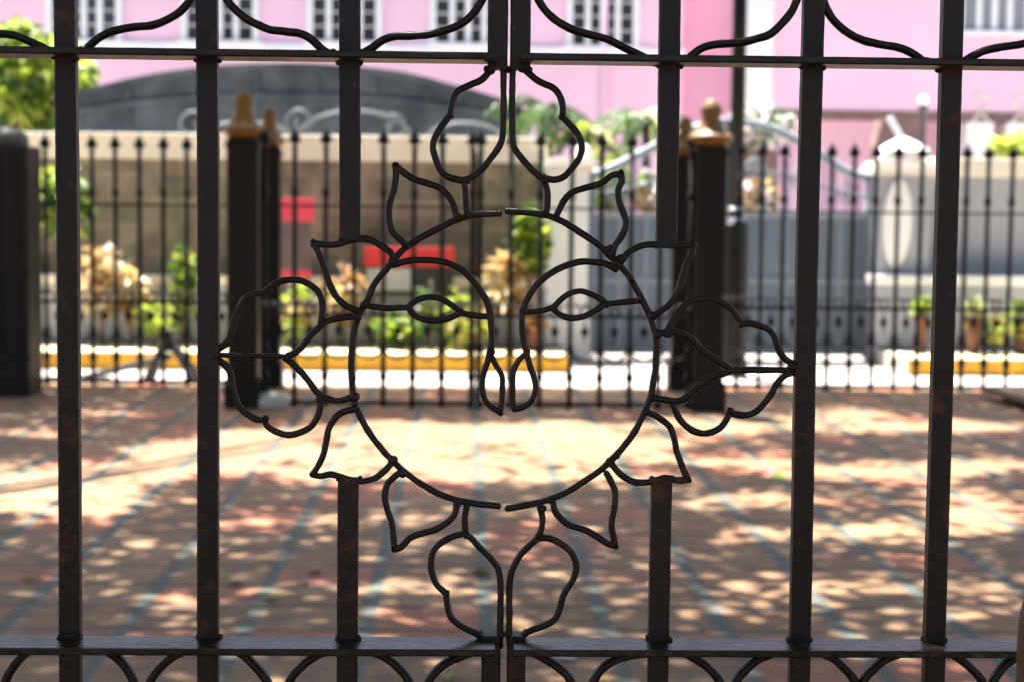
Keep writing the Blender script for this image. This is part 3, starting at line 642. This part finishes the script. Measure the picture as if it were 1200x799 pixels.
# steel double gate with an arched top
SY = WY + .1
def steel_leaf(label, pxa, pxb, top):
    a, b_ = P(pxa, 300, SY).x, P(pxb, 300, SY).x
    root = thing('steel_gate', label, 'gate', (a if pxa < 750 else b_, SY, 0)); zs = P((pxa + pxb) / 2, 254, SY).z
    MB().box((a, SY - .012, .05), (b_, SY + .012, zs)).build('sheet', M['steel'], root)
    fr_ = MB()
    for z in (.06, P((pxa + pxb) / 2, 333, SY).z, zs - .03): fr_.box((a, SY - .035, z), (b_, SY - .0125, z + .06))
    n = 5
    for k in range(n + 1):
        x = a + (b_ - a - .05) * k / n; fr_.box((x, SY - .034, .121), (x + .05, SY - .0126, zs - .031))
    fr_.build('frame', M['steel_light'], root, bevel=.003)
    tops = [P(x, y, SY) for x, y in top]; path = smooth_path(tops, .05)
    m = MB(); m.tube(path, .045, 8); m.build('top_rail', M['steel_light'], root, smooth=True)
    m = 0
    for k in range(1, 12):
        x = a + (b_ - a) * k / 12; z = min(path, key=lambda p: abs(p.x - x)).z
        MB().tube([(x, SY, zs), (x, SY, z)], .009, 6).build('upright', M['steel'], root)
    mid = [p - Vector((0, 0, (p.z - zs) * .5)) for p in path]
    MB().tube(mid, .016, 6).build('mid_rail', M['steel'], root, smooth=True)
    for k in (0, 1):
        x = a if k == 0 else b_; z = min(path, key=lambda p: abs(p.x - x)).z
        MB().box((x - .03, SY - .04, .02), (x + .03, SY + .04, z)).build('stile', M['steel'], root, bevel=.004)
    for k in range(3):
        x = a + (b_ - a) * (k + .5) / 3; pz = (min(path, key=lambda p: abs(p.x - x)).z + zs) / 2
        rr = .13
        pts = [Vector((x + (rr - .10 * q / 30) * math.cos(q * .38), SY - .012, pz + (rr - .10 * q / 30) * math.sin(q * .38))) for q in range(31)]
        MB().tube(pts, .012, 6).build('scroll', M['steel_light'], root, smooth=True)
steel_leaf('left leaf of the grey steel street gate, its curved top rising to the right', 692, 851, [(692, 206), (712, 199), (740, 186), (775, 168), (810, 152), (851, 142)])
steel_leaf('right leaf of the grey steel street gate, its curved top falling to the right', 854, 1018, [(854, 142), (890, 147), (925, 160), (965, 184), (990, 200), (1018, 209)])

# ------------------------------------------------------------------ pink house behind the street wall
HY = 30.0
hs = thing('house', 'large pink plastered house with tall white-framed windows behind the street walls', 'house', (P(400, 300, HY).x, HY, 0))
hx0, hx1 = P(-420, 100, HY).x, P(799, 100, HY).x
MB().box((hx0, HY, 0), (hx1, HY + 9, 7.3)).build('front_wall', M['pink'], hs)
zb, zt = P(600, 72, HY).z, P(600, 55, HY).z
MB().box((hx0, HY - .10, zb + .05), (hx1 + .05, HY - .001, zt)).build('string_course', M['white'], hs, bevel=.02)
def window(parent, pxa, pxb, pyb, Y, npane=4, glass='glass', h=2.3, frame_t=.052, surround=0.12, rows=9):
    a, b_ = P(pxa, pyb, Y).x, P(pxb, pyb, Y).x; z0 = P((pxa + pxb) / 2, pyb, Y).z
    f = MB(); f.box((a - surround, Y - .07, z0 - .02), (a, Y - .002, z0 + h)); f.box((b_, Y - .07, z0 - .02), (b_ + surround, Y - .002, z0 + h))
    f.box((a - surround, Y - .07, z0 + h + .001), (b_ + surround, Y - .002, z0 + h + surround))
    cw = (b_ - a) / npane
    for k in range(1, npane): f.box((a + cw * k - frame_t, Y - .06, z0), (a + cw * k + frame_t, Y - .004, z0 + h))
    fo = f.build('window', M['white'], parent, bevel=.006)
    MB().box((a, Y - .02, z0), (b_, Y - .003, z0 + h)).build('pane', M[glass], fo)
    g = MB()
    for r in range(1, rows): g.box((a, Y - .045, z0 + h * r / rows - .016), (b_, Y - .022, z0 + h * r / rows + .016))
    g.build('glazing_bars', M['sign_white'], fo)
    MB().box((a - surround - .06, Y - .16, z0 - .10), (b_ + surround + .06, Y - .004, z0 - .021)).build('sill', M['white'], fo, bevel=.01)
for pa, pb, py in ((62, 136, 46), (220, 296, 47), (367, 440, 48), (511, 586, 50), (671, 741, 53)): window(hs, pa, pb, py, HY)
x = P(708, 100, HY).x; MB().lathe([(.05, 0), (.05, 7.2)], (x, HY - .06, .02), 10).build('downpipe', M['pink'], hs, smooth=True)
# recess between the two blocks
MB().box((hx1 + .002, HY + .8, 0), (P(900, 100, HY + .8).x, HY + 8, 7.3)).build('recessed_wall', M['pink_deep'], hs)
# right block stands forward on a deep overhang
RY = 28.6
rx0, rx1 = P(884, 60, RY).x, P(1560, 60, RY).x; zo = P(1000, 130, RY).z
MB().box((rx0, RY, zo), (rx1, RY + 8, 7.3)).build('upper_storey', M['pink'], hs)
MB().box((rx0 - .15, RY - .05, zo + .06), (P(906, 60, RY).x, RY + .4, 7.2)).build('corner_band', M['white'], hs, bevel=.01)
MB().box((rx0 - .05, RY - .03, zo - .16), (rx1, RY + .35, zo - .002)).build('floor_beam', M['brown_roof'], hs)
MB().box((rx0 + .1, RY + 1.2, 0), (rx1, RY + 7.5, zo - .003)).build('lower_wall', M['pink'], hs)
window(hs, 1128, 1200, 36, RY, 4, 'grey_glass', 2.3, .05, .16, 3)
for pa, pb in ((1131, 1163), (1178, 1210), (1225, 1257)):
    a, b_ = P(pa, 200, RY).x, P(pb, 200, RY).x
    col_ = MB().box((a, RY - .02, 0), (b_, RY + (b_ - a), zo - .165)).build('veranda_column', M['cream'], hs, bevel=.02)
    m = MB()
    for k in range(5):
        zz = 2.2 + k * .34
        m.tube([((a + b_) / 2 + math.cos(t) * .13, RY - .03, zz + math.sin(t) * .13) for t in [q * math.pi / 8 for q in range(17)]], .02, 6)
    m.build('fretwork', M['coping'], col_)

# arched slate canopy between the wall and the house
AY = 20.0
ac = thing('arched_canopy', 'dark slate arched canopy rising above the stone wall in front of the pink house', 'canopy', (P(330, 160, AY).x, AY, 0))
arc_px = [(70, 126), (94, 115.5), (120, 107.5), (150, 100), (188, 92.5), (225, 87.5), (262, 84), (300, 82), (340, 81.5), (370, 82), (400, 84), (438, 87), (475, 92), (500, 98), (525, 105), (555, 113), (585, 122), (612, 131)]
top = [P(x, y, AY) for x, y in arc_px]
poly = [(p.x, p.z) for p in top] + [(P(612, 196, AY).x, P(612, 196, AY).z), (P(70, 190, AY).x, P(70, 190, AY).z)]
MB().prism(list(reversed(poly)), AY, AY + .12).build('gable', M['slate'], ac)
roof = MB(); n = len(top)
for q, p in enumerate(top): roof.v += [(p.x, AY - .10, p.z), (p.x, AY + 5, p.z), (p.x, AY + 5, p.z + .07), (p.x, AY - .10, p.z + .07)]
for q in range(n - 1):
    i, j = q * 4, q * 4 + 4
    roof.f += [(i, i + 1, j + 1, j), (i + 1, i + 2, j + 2, j + 1), (i + 2, i + 3, j + 3, j + 2), (i + 3, i, j, j + 3)]
roof.f += [(3, 2, 1, 0), (n * 4 - 4, n * 4 - 3, n * 4 - 2, n * 4 - 1)]
roof.build('arched_roof', M['slate'], ac)
for q in range(1, n - 1, 2):
    p = top[q]; MB().box((p.x - .03, AY - .035, P(330, 150, AY).z), (p.x + .03, AY - .001, p.z - .06)).build('gable_rib', M['slate'], ac)
m = MB(); m.tube([(p.x, AY - .03, (p.z - top[0].z) * .55 + top[0].z - .1) for p in top], .035, 6); m.build('gable_band', M['slate'], ac, smooth=True)
for px in (100, 330, 560):
    x = P(px, 200, AY).x; MB().box((x - .07, AY + .13, 0), (x + .07, AY + .27, P(330, 190, AY).z)).build('support', M['sign_dark'], ac)

# little lean-to and lamp right of the gateway
ly = 23.0
lt = thing('lean_to', 'brown lean-to roof with a pale prop under the overhang of the pink house', 'roof', (P(1045, 150, ly).x, ly, 0))
a, b_ = P(1026, 140, ly), P(1086, 133, ly)
MB().prism([(a.x, a.z - .42), (b_.x, b_.z - .5), (b_.x, b_.z), (a.x + .1, a.z)], ly, ly + .5).build('roof_slab', M['brown_roof'], lt)
MB().tube([tuple(P(1042, 138, ly - .05)), tuple(P(1062, 172, ly - .05))], .05, 8).build('prop', M['white'], lt)
for px in (1034, 1080):
    x = P(px, 150, ly).x; MB().box((x - .05, ly + .3, 0), (x + .05, ly + .4, a.z - .5)).build('support', M['brown_roof'], lt)
gy = 17.4; gp = P(1082, 119, gy)
gl = thing('globe_lamp', 'small white globe lamp on a thin dark pole beyond the pyramid-capped pier', 'lamp', (gp.x, gy, 0))
MB().lathe([(.07, 0), (.05, .1), (.036, .3), (.030, gp.z - .10), (.06, gp.z - .085), (.06, gp.z - .06)], (gp.x, gy, 0), 14).build('pole', M['sign_dark'], gl, smooth=True)
MB().ball(tuple(gp), .062, 16, 10).build('globe', M['globe'], gl, smooth=True)

# signs on the left pavement
def sign(label, cat, pxa, pxb, Y, bands):
    a, b_ = P(pxa, 300, Y).x, P(pxb, 300, Y).x
    root = thing('signboard', label, cat, ((a + b_) / 2, Y, .16))
    for nm, y0, y1, m, ax, bx_, th in bands:
        xa_, xb_ = P(ax, 300, Y).x, P(bx_, 300, Y).x; z1, z0 = P((pxa + pxb) / 2, y0, Y).z, P((pxa + pxb) / 2, y1, Y).z
        MB().box((xa_, Y - th, z0 + .001), (xb_, Y + th * .5, z1)).build(nm, M[m], root, bevel=.004)
    zl_ = P((pxa + pxb) / 2, bands[-1][2], Y).z
    for x in (a + .05, b_ - .09): MB().box((x, Y + .03, .150), (x + .04, Y + .07, zl_ + .2)).build('leg', M['sign_dark'], root)
sign('narrow signboard with a rose red header and a plum panel beside the left gateposts', 'sign', 325, 368, 15.75, [('header', 232, 260, 'rose', 325, 368, .03), ('panel', 260, 317, 'sign_plum', 328, 365, .02), ('foot_strip', 317, 327, 'rose', 328, 365, .025)])
sign('wide signboard with a bright red header over a black panel with pale print', 'sign', 428, 532, 15.75, [('header', 290, 313, 'red', 427, 533, .035), ('print', 315, 341, 'sign_white', 430, 486, .026), ('panel', 313, 347, 'sign_dark', 429, 531, .02)])

# ------------------------------------------------------------------ plants
def spray(mb, p, n, L, W, spread=1.0, upb=0.4, droop=0.3):
    for _ in range(n):
        d = Vector((random.gauss(0, spread), random.gauss(0, spread), random.gauss(upb, .6)))
        if d.length < .1: continue
        mb.leaf(p, d, L * random.uniform(.6, 1.2), W * random.uniform(.7, 1.2), droop=droop)
def bush(name, label, cat, px, pyc, w_, h_, Y, mats, n=90, L=.13, W=.05, zbase=.15, stems=4, group=None, upb=.3):
    c = P(px, pyc, Y); pm = (Y - CAM.y) / F; hw, hh = w_ * pm / 2, h_ * pm / 2
    root = thing(name, label, cat, (c.x, Y, zbase), group)
    st = MB(); tips = []
    for k in range(stems):
        t = (c.x + random.uniform(-.6, .6) * hw, Y + random.uniform(-.5, .5) * hw, c.z + random.uniform(-.2, .7) * hh); tips.append(t)
        b0 = Vector((c.x + random.uniform(-.04, .04), Y, zbase - .01)); st.tube(smooth_path([b0, b0.lerp(Vector(t), .5) + Vector((random.uniform(-.05, .05), 0, .03)), t], .08), .014, 6, r2=.006)
    st.build('stem', M['bark'], root, smooth=True)
    for mi, mn in enumerate(mats):
        b = MB()
        for k in range(int(1.5 * n) // len(mats)):
            while True:
                q = Vector((random.uniform(-1, 1), random.uniform(-1, 1), random.uniform(-1, 1)))
                if q.length < 1 and noise.noise(Vector((q.x * 1.7 + px, q.y * 1.7, q.z * 1.7 + mi * 2.2))) > -.12: break
            p = Vector((c.x + q.x * hw, Y + q.y * max(hw, .12), c.z + q.z * hh)); spray(b, p, 4, L, W, upb=upb)
        b.build('foliage', M[mn], root)
    return root
def rosette(name, label, cat, px, py0, py1, w_, Y, mats, tiers=3, n=14, zbase=.15, wl=.085):
    """a stem carrying whorls of long strap leaves"""
    pm = (Y - CAM.y) / F; z0, z1 = P(px, py1, Y).z, P(px, py0, Y).z; x = P(px, py0, Y).x; L = w_ * pm * .75
    root = thing(name, label, cat, (x, Y, zbase))
    MB().tube([(x, Y, zbase - .01), (x + .02, Y, (z0 + z1) / 2), (x, Y, z1 - .05)], .02, 8, r2=.012).build('stem', M['bark'], root, smooth=True)
    for t in range(tiers):
        z = z0 + (z1 - z0 - L * .5) * (t + .4) / tiers; b = MB()
        for k in range(n):
            a = random.uniform(0, 6.28); el = random.uniform(-.1, 1.2)
            b.leaf((x, Y, z + random.uniform(-.05, .05)), (math.cos(a) * math.cos(el), math.sin(a) * math.cos(el), math.sin(el)), L * random.uniform(.7, 1.1), wl, droop=.45)
        b.build('leaf_whorl', M[mats[t % len(mats)]], root)
    return root
BY = 15.5
bush('vine', 'leafy lime green vine climbing beside the black pier at the left', 'vine', 70, 238, 66, 95, 14.3, ['lime', 'leaf'], 70, .15, .085, zbase=-.008, stems=5)
bush('croton', 'bushy croton with pinkish rust leaves against the stone wall', 'shrub', 122, 330, 60, 80, BY, ['rust_leaf', 'cream_leaf', 'petal'], 84, .14, .06)
rosette('ti_plant', 'upright ti plant with glowing cream leaves right of the rust croton', 'shrub', 153, 296, 372, 46, BY - .1, ['rust_leaf', 'cream_leaf', 'cream_leaf'], 3, 20)
bush('low_plant', 'low lime leaved plant at the foot of the cream ti plant', 'plant', 182, 376, 40, 40, 15.25, ['lime'], 22, .12, .07, stems=3)
bush('shrub', 'slim green shrub just left of the front left gatepost', 'shrub', 215, 340, 24, 110, BY, ['leaf', 'lime'], 64, .11, .06)
rosette('strappy_plant', 'cream variegated strap-leaved plant below the narrow signboard', 'plant', 346, 322, 390, 40, 15.3, ['lime', 'cream_leaf', 'cream_leaf'], 4, 18, wl=.07)
rosette('strappy_plant', 'pale cream strap-leaved plant between the two signboards', 'plant', 402, 300, 385, 52, BY, ['rust_leaf', 'cream_leaf', 'cream_leaf'], 4, 20, wl=.08)
bush('low_plant', 'low bright green plant under the wide signboard, left of its middle', 'plant', 468, 386, 60, 36, 15.25, ['lime', 'leaf'], 60, .12, .06, stems=5)
rosette('spiky_plant', 'spiky light green plant rising in front of the wide signboard', 'plant', 505, 322, 390, 40, 15.25, ['leaf', 'lime'], 3, 12, wl=.07)
rosette('spiky_plant', 'spiky light green plant at the right end of the wide signboard', 'plant', 536, 330, 390, 36, 15.25, ['lime', 'leaf'], 3, 10, wl=.07)
bush('low_plant', 'low yellowish plant under the right end of the wide signboard', 'plant', 548, 384, 50, 40, 15.2, ['lime', 'cream_leaf'], 50, .12, .06, stems=5)
rosette('ti_plant', 'tall ti plant with cream and rust leaves in the middle of the left pavement', 'shrub', 596, 286, 372, 64, BY, ['rust_leaf', 'rust_leaf', 'cream_leaf', 'cream_leaf'], 5, 22, wl=.10)
bush('shrub', 'dense fresh green shrub behind the tall ti plant, beside the cream pier', 'shrub', 623, 284, 46, 84, BY + .05, ['leaf', 'lime'], 110, .12, .07)
def pot_plant(label, px, pyt, pyb, w_, Y, mats):
    pm = (Y - CAM.y) / F; x = P(px, pyb, Y).x; zt = P(px, (pyt + pyb) / 2, Y).z; zb_ = .151
    root = thing('potted_plant', label, 'potted plant', (x, Y, zb_)); R = w_ * pm * .29; h = max(.25, zt - zb_)
    MB().lathe([(R * .62, 0), (R * .7, .02), (R * .95, h * .82), (R * 1.1, h * .83), (R * 1.1, h * .97), (R * .9, h * .97), (R * .85, h * .9)], (x, Y, zb_), 18).build('pot', M['terracotta'], root, smooth=True)
    b = MB()
    for k in range(26): spray(b, Vector((x + random.gauss(0, R * .5), Y + random.gauss(0, R * .5), zt + random.uniform(0, .12))), 5, .13, .06, upb=.9)
    b.build('foliage', M[mats[0]], root)
pot_plant('small terracotta pot with a reddish plant in front of the cream pier', 627, 372, 402, 34, 15.15, ['rust_leaf'])
pot_plant('terracotta pot with a yellow plant on the pavement before the pyramid-capped pier', 1079, 338, 400, 28, 15.2, ['lime'])
pot_plant('terracotta pot with a pale yellow plant before the grey wall', 1141, 340, 402, 34, 15.2, ['pale_palm'])
pot_plant('terracotta pot with a lime plant at the right frame edge', 1196, 338, 402, 34, 15.2, ['lime'])
bush('low_plant', 'low green and rust ground plants along the foot of the grey wall', 'plant', 1165, 386, 70, 32, 15.25, ['lime', 'rust_leaf', 'leaf'], 60, .11, .05, stems=6)

# tree at the upper left
def crown(mb_by_mat, c, R, n, L, W, seed, gap=-.05, flat=.85, sprayn=6):
    mats = list(mb_by_mat)
    for k in range(n):
        while True:
            q = Vector((random.uniform(-1, 1), random.uniform(-1, 1), random.uniform(-1, 1)))
            if q.length < 1 + .25 * noise.noise(q * 2 + Vector((seed, 0, 0))) and noise.noise(q * 2.6 + Vector((0, seed, 0))) > gap: break
        p = c + Vector((q.x * R, q.y * R, q.z * R * flat))
        spray(mb_by_mat[mats[0] if random.random() < .6 else mats[-1]], p, sprayn, L, W, upb=.1, droop=.4)
def tree(name, label, base, top, R, n, L, W, mats, seed, flat=.85, gap=-.05, limbs=6, r0=.16):
    root = thing(name, label, 'tree', tuple(base)); tr = MB(); base, top = Vector(base), Vector(top)
    fork = base.lerp(top, .6); tr.tube(smooth_path([base - Vector((0, 0, .02)), base.lerp(fork, .5) + Vector((.08, .05, 0)), fork], .15), r0, 10, r2=r0 * .6, jit=.12)
    for k in range(limbs):
        a = k * 6.28 / limbs + random.uniform(-.4, .4); e = top + Vector((math.cos(a) * R * .7, math.sin(a) * R * .7, random.uniform(-.3, .5) * R * flat))
        tr.tube(smooth_path([fork - Vector((0, 0, .1)), fork.lerp(e, .5) + Vector((0, 0, .25)), e], .15), r0 * .5, 7, r2=r0 * .12)
    tr.build('trunk', M['bark'], root, smooth=True)
    d = {m: MB() for m in mats}; crown(d, top, R, n, L, W, seed, gap, flat)
    for m in mats: d[m].build('crown', M[m], root)
    return root
TY = 22.0; tc_ = P(22, 104, TY)
tree('garden_tree', 'bright green tree at the upper left, beyond the stone wall', (tc_.x - .2, TY, 0), tuple(tc_), 1.0, 560, .19, .11, ['lime', 'leaf'], 3.1, flat=.92)
tc_ = P(-60, 150, TY + 1)
tree('garden_tree', 'darker tree rising behind the bright green one, cut by the left frame edge', (tc_.x, TY + 1, 0), tuple(tc_), 1.25, 260, .2, .12, ['leaf', 'dark_leaf'], 8.4)

# greenery around the gateway
def palm(label, px, pyc, w_, Y, mats, n=11, seed=0):
    c = P(px, pyc, Y); pm = (Y - CAM.y) / F; L = w_ * pm * .6
    root = thing('palm', label, 'palm', (c.x, Y, 0))
    MB().tube([(c.x, Y, -.02), (c.x + .03, Y, c.z * .5), (c.x, Y, c.z)], .07, 10, r2=.05, jit=.1).build('trunk', M['bark'], root, smooth=True)
    for k in range(n):
        a = 6.28 * k / n + random.uniform(-.2, .2); b = MB(); el = random.uniform(.5, 1.1)
        pts = []
        for q in range(9):
            t = q / 8; pts.append(Vector((c.x + math.cos(a) * L * t, Y + math.sin(a) * L * t, c.z + L * (math.tan(el) * .55 * t - .95 * t * t))))
        b.tube(pts, .012, 5, r2=.004)
        for q in range(1, 9):
            for j in range(3):
                p = pts[q - 1].lerp(pts[q], j / 3); tdir = (pts[q] - pts[q - 1]).normalized(); sd = tdir.cross(Vector((0, 0, 1))).normalized()
                for s_ in (-1, 1): b.leaf(p, tdir * .6 + sd * s_ * .8 - Vector((0, 0, .25)), L * .34 * (1 - .5 * q / 9), .045, droop=.3)
        b.build('frond', M[mats[k % len(mats)]], root)
palm('palm with drooping dark fronds above the left leaf of the grey steel gate', 757, 140, 108, 19.0, ['palm_leaf', 'dark_leaf', 'pale_palm', 'palm_leaf'], 13)
palm('small pale fronded palm above the cream gate pier', 686, 152, 78, 18.6, ['pale_palm', 'palm_leaf', 'lime'], 11)
palm('dark green palm over the right end of the stone wall', 642, 128, 120, 18.8, ['dark_leaf', 'palm_leaf', 'dark_leaf'], 15)
bush('shrub', 'lime green shrub seen through the top bars of the grey steel gate', 'shrub', 712, 215, 62, 66, 18.0, ['lime', 'leaf'], 90, .14, .07, zbase=0, stems=5)
bush('shrub', 'dusky rust coloured shrub behind the grey steel gate, right of the lime one', 'shrub', 768, 228, 60, 54, 18.1, ['rust_leaf', 'petal', 'leaf'], 80, .14, .07, zbase=0, stems=5)
bush('bougainvillea', 'bougainvillea with pale blossoms over the middle of the grey steel gate', 'shrub', 893, 148, 76, 50, 20.0, ['petal', 'petal', 'leaf'], 110, .12, .09, zbase=0, stems=5)
bush('bougainvillea', 'second pale blossoming bush low behind the right leaf of the steel gate', 'shrub', 890, 228, 52, 40, 18.4, ['petal', 'rust_leaf', 'leaf'], 60, .12, .08, zbase=0, stems=4)
bush('shrub', 'yellow green shrub over the grey wall at the right frame edge', 'shrub', 1190, 174, 58, 30, 17.6, ['lime'], 60, .14, .07, zbase=0, stems=5)
sh = thing('garden_shed', 'brown garden shed wall with a sloping roof behind the steel gate', 'shed', (P(905, 200, 21.5).x, 21.5, 0))
a, b_ = P(868, 200, 21.5), P(912, 200, 21.5)
MB().box((a.x, 21.5, 0), (b_.x, 23, P(905, 176, 21.5).z)).build('wall', M['brown_roof'], sh)
m = MB(); z0, z1 = P(868, 180, 21.5).z, P(912, 166, 21.5).z
m.prism([(a.x - .1, z0), (b_.x + .1, z1), (b_.x + .1, z1 + .1), (a.x - .1, z0 + .1)], 21.3, 23.2); m.build('roof', M['brown_roof'], sh)

# ------------------------------------------------------------------ the trees whose crowns shade the courtyard (trunks outside the picture)
LIT = [(480, 530, 260, 29, 1.35), (55, 572, 130, 27, 1.1), (190, 556, 70, 10, .6), (40, 508, 50, 5, .6), (130, 484, 50, 3.5, .6), (225, 585, 60, 6, .5),
       (860, 497, 90, 12, .9), (980, 492, 90, 13, .9), (900, 540, 90, 8, .6), (1040, 552, 150, 13, .8), (1150, 600, 80, 24, .75), (980, 625, 130, 14, .7), (1120, 500, 100, 8, .6), (1150, 540, 60, 8, .6), (900, 585, 120, 11, .6),
       (560, 500, 200, 8, .7), (660, 560, 120, 8, .6), (760, 560, 90, 7, .5), (180, 712, 50, 12, .5), (340, 686, 60, 10, .55), (1170, 715, 60, 13, .7), (420, 610, 200, 7, .4), (760, 650, 120, 7, .4), (160, 640, 110, 7, .4), (1000, 690, 160, 12, .6), (480, 690, 100, 7, .45), (620, 700, 60, 7, .4), (850, 712, 60, 9, .5), (960, 740, 120, 8, .4), (300, 740, 120, 5, .45)]
def litness(x, y):
    px, py = proj((x, y, 0)); v = 0
    for cx, cy, rx, ry, k in LIT:
        e = ((px - cx) / rx) ** 2 + ((py - cy) / ry) ** 2
        if e < 4: v = max(v, k * math.exp(-e * e * .55))
    return v
COT = math.cos(EL) / math.sin(EL); SX, SYY = math.sin(AZ) * COT, math.cos(AZ) * COT
TREES = [(-4.6, 7.0, 'shade tree standing outside the left of the courtyard'), (5.2, 8.5, 'shade tree standing outside the right of the courtyard'), (-4.4, 0.8, 'shade tree beside the front gate outside the left of the picture'), (4.6, 1.2, 'shade tree beside the front gate outside the right of the picture'),
         (-3.6, -6.5, 'unseen shade tree added behind the photographer on the left'), (4.0, -7.5, 'unseen shade tree added behind the photographer on the right')]
tw = [{'a': MB(), 'n': []} for _ in TREES]
rc = random.Random(5)
def canopy_spray(gx, gy, h, n=5, L=.19, W=.085, sp=.10):
    p = Vector((gx + SX * h, gy + SYY * h, h))
    k = min(range(len(TREES)), key=lambda i: (TREES[i][0] - p.x) ** 2 + (TREES[i][1] - p.y) ** 2 * .8)
    for _ in range(n):
        q = p + Vector((rc.gauss(0, sp), rc.gauss(0, sp), rc.gauss(0, sp)))
        d = Vector((rc.gauss(0, 1), rc.gauss(0, 1), rc.gauss(-.2, .35)))
        tw[k]['a'].leaf(q, d, L * rc.uniform(.7, 1.2), W * rc.uniform(.8, 1.2), fold=.12)
    if rc.random() < .02: tw[k]['n'].append(p)
for _ in range(24000):
    gx, gy = rc.uniform(-6.5, 7), rc.uniform(-1.5, 12.85)
    nz = noise.noise(Vector((gx * 1.3, gy * 1.1, 3.3))) * .45 + noise.noise(Vector((gx * 3.4, gy * 2.9, 9.1))) * .45
    lv = litness(gx, gy) if gy > 2.2 else -.2
    v = lv * 1.3 + nz * .8
    dens = 1.0 if v < .34 else (.03 if v > .50 else 1 - (v - .34) / .165)
    if rc.random() < dens: canopy_spray(gx, gy, rc.uniform(6.0, 8.0))
for _ in range(2600):                                       # unseen crowns added behind the camera to hold back sky light
    canopy_spray(rc.uniform(-9, 9), rc.uniform(-13, -1.2), rc.uniform(5.0, 8.0), 5, .36, .18, .2)
for i, (tx, ty, lb) in enumerate(TREES):
    root = thing('shade_tree', lb, 'tree', (tx, ty, 0)); m = MB(); fork = Vector((tx * .95, ty, 4.2))
    m.tube(smooth_path([(tx, ty, -.02), (tx + .1, ty + .05, 2), tuple(fork)], .2), .20, 10, r2=.14, jit=.1)
    rc.shuffle(tw[i]['n'])
    for e in tw[i]['n'][:14]:
        m.tube(smooth_path([fork - Vector((0, 0, .2)), fork.lerp(e, .45) + Vector((0, 0, .7)), e], .25), .055, 6, r2=.012)
    m.build('trunk', M['bark'], root, smooth=True)
    tw[i]['a'].build('crown', M['canopy_leaf'], root)

# fallen leaves on the tiles
FL = [(113, 680, 'dry_leaf'), (286, 683, 'dry_leaf'), (327, 699, 'lime'), (575, 672, 'dry_leaf'), (240, 502, 'lime'), (905, 557, 'lime'), (800, 633, 'dry_leaf'), (22, 678, 'dry_leaf'), (676, 772, 'petal'), (360, 672, 'dry_leaf'), (525, 796, 'lime'), (1010, 600, 'dry_leaf')]
for px, py, mn in FL:
    g = G(px, py, .006); m = MB(); a = random.uniform(0, 6.28)
    m.leaf((0, 0, 0), (math.cos(a), math.sin(a), .05), .085, .05, fold=.2, droop=.02)
    o = m.build('fallen_leaf', M[mn], None, loc=g)
    nm = {'dry_leaf': 'small dry brown leaf fallen on the courtyard tiles', 'lime': 'small green leaf fallen on the courtyard tiles', 'petal': 'pale petal fallen on the tiles by the gate'}[mn]
    tag(o, nm, 'leaf', {'dry_leaf': 'dry leaves on the courtyard tiles', 'lime': 'green leaves on the courtyard tiles'}.get(mn))
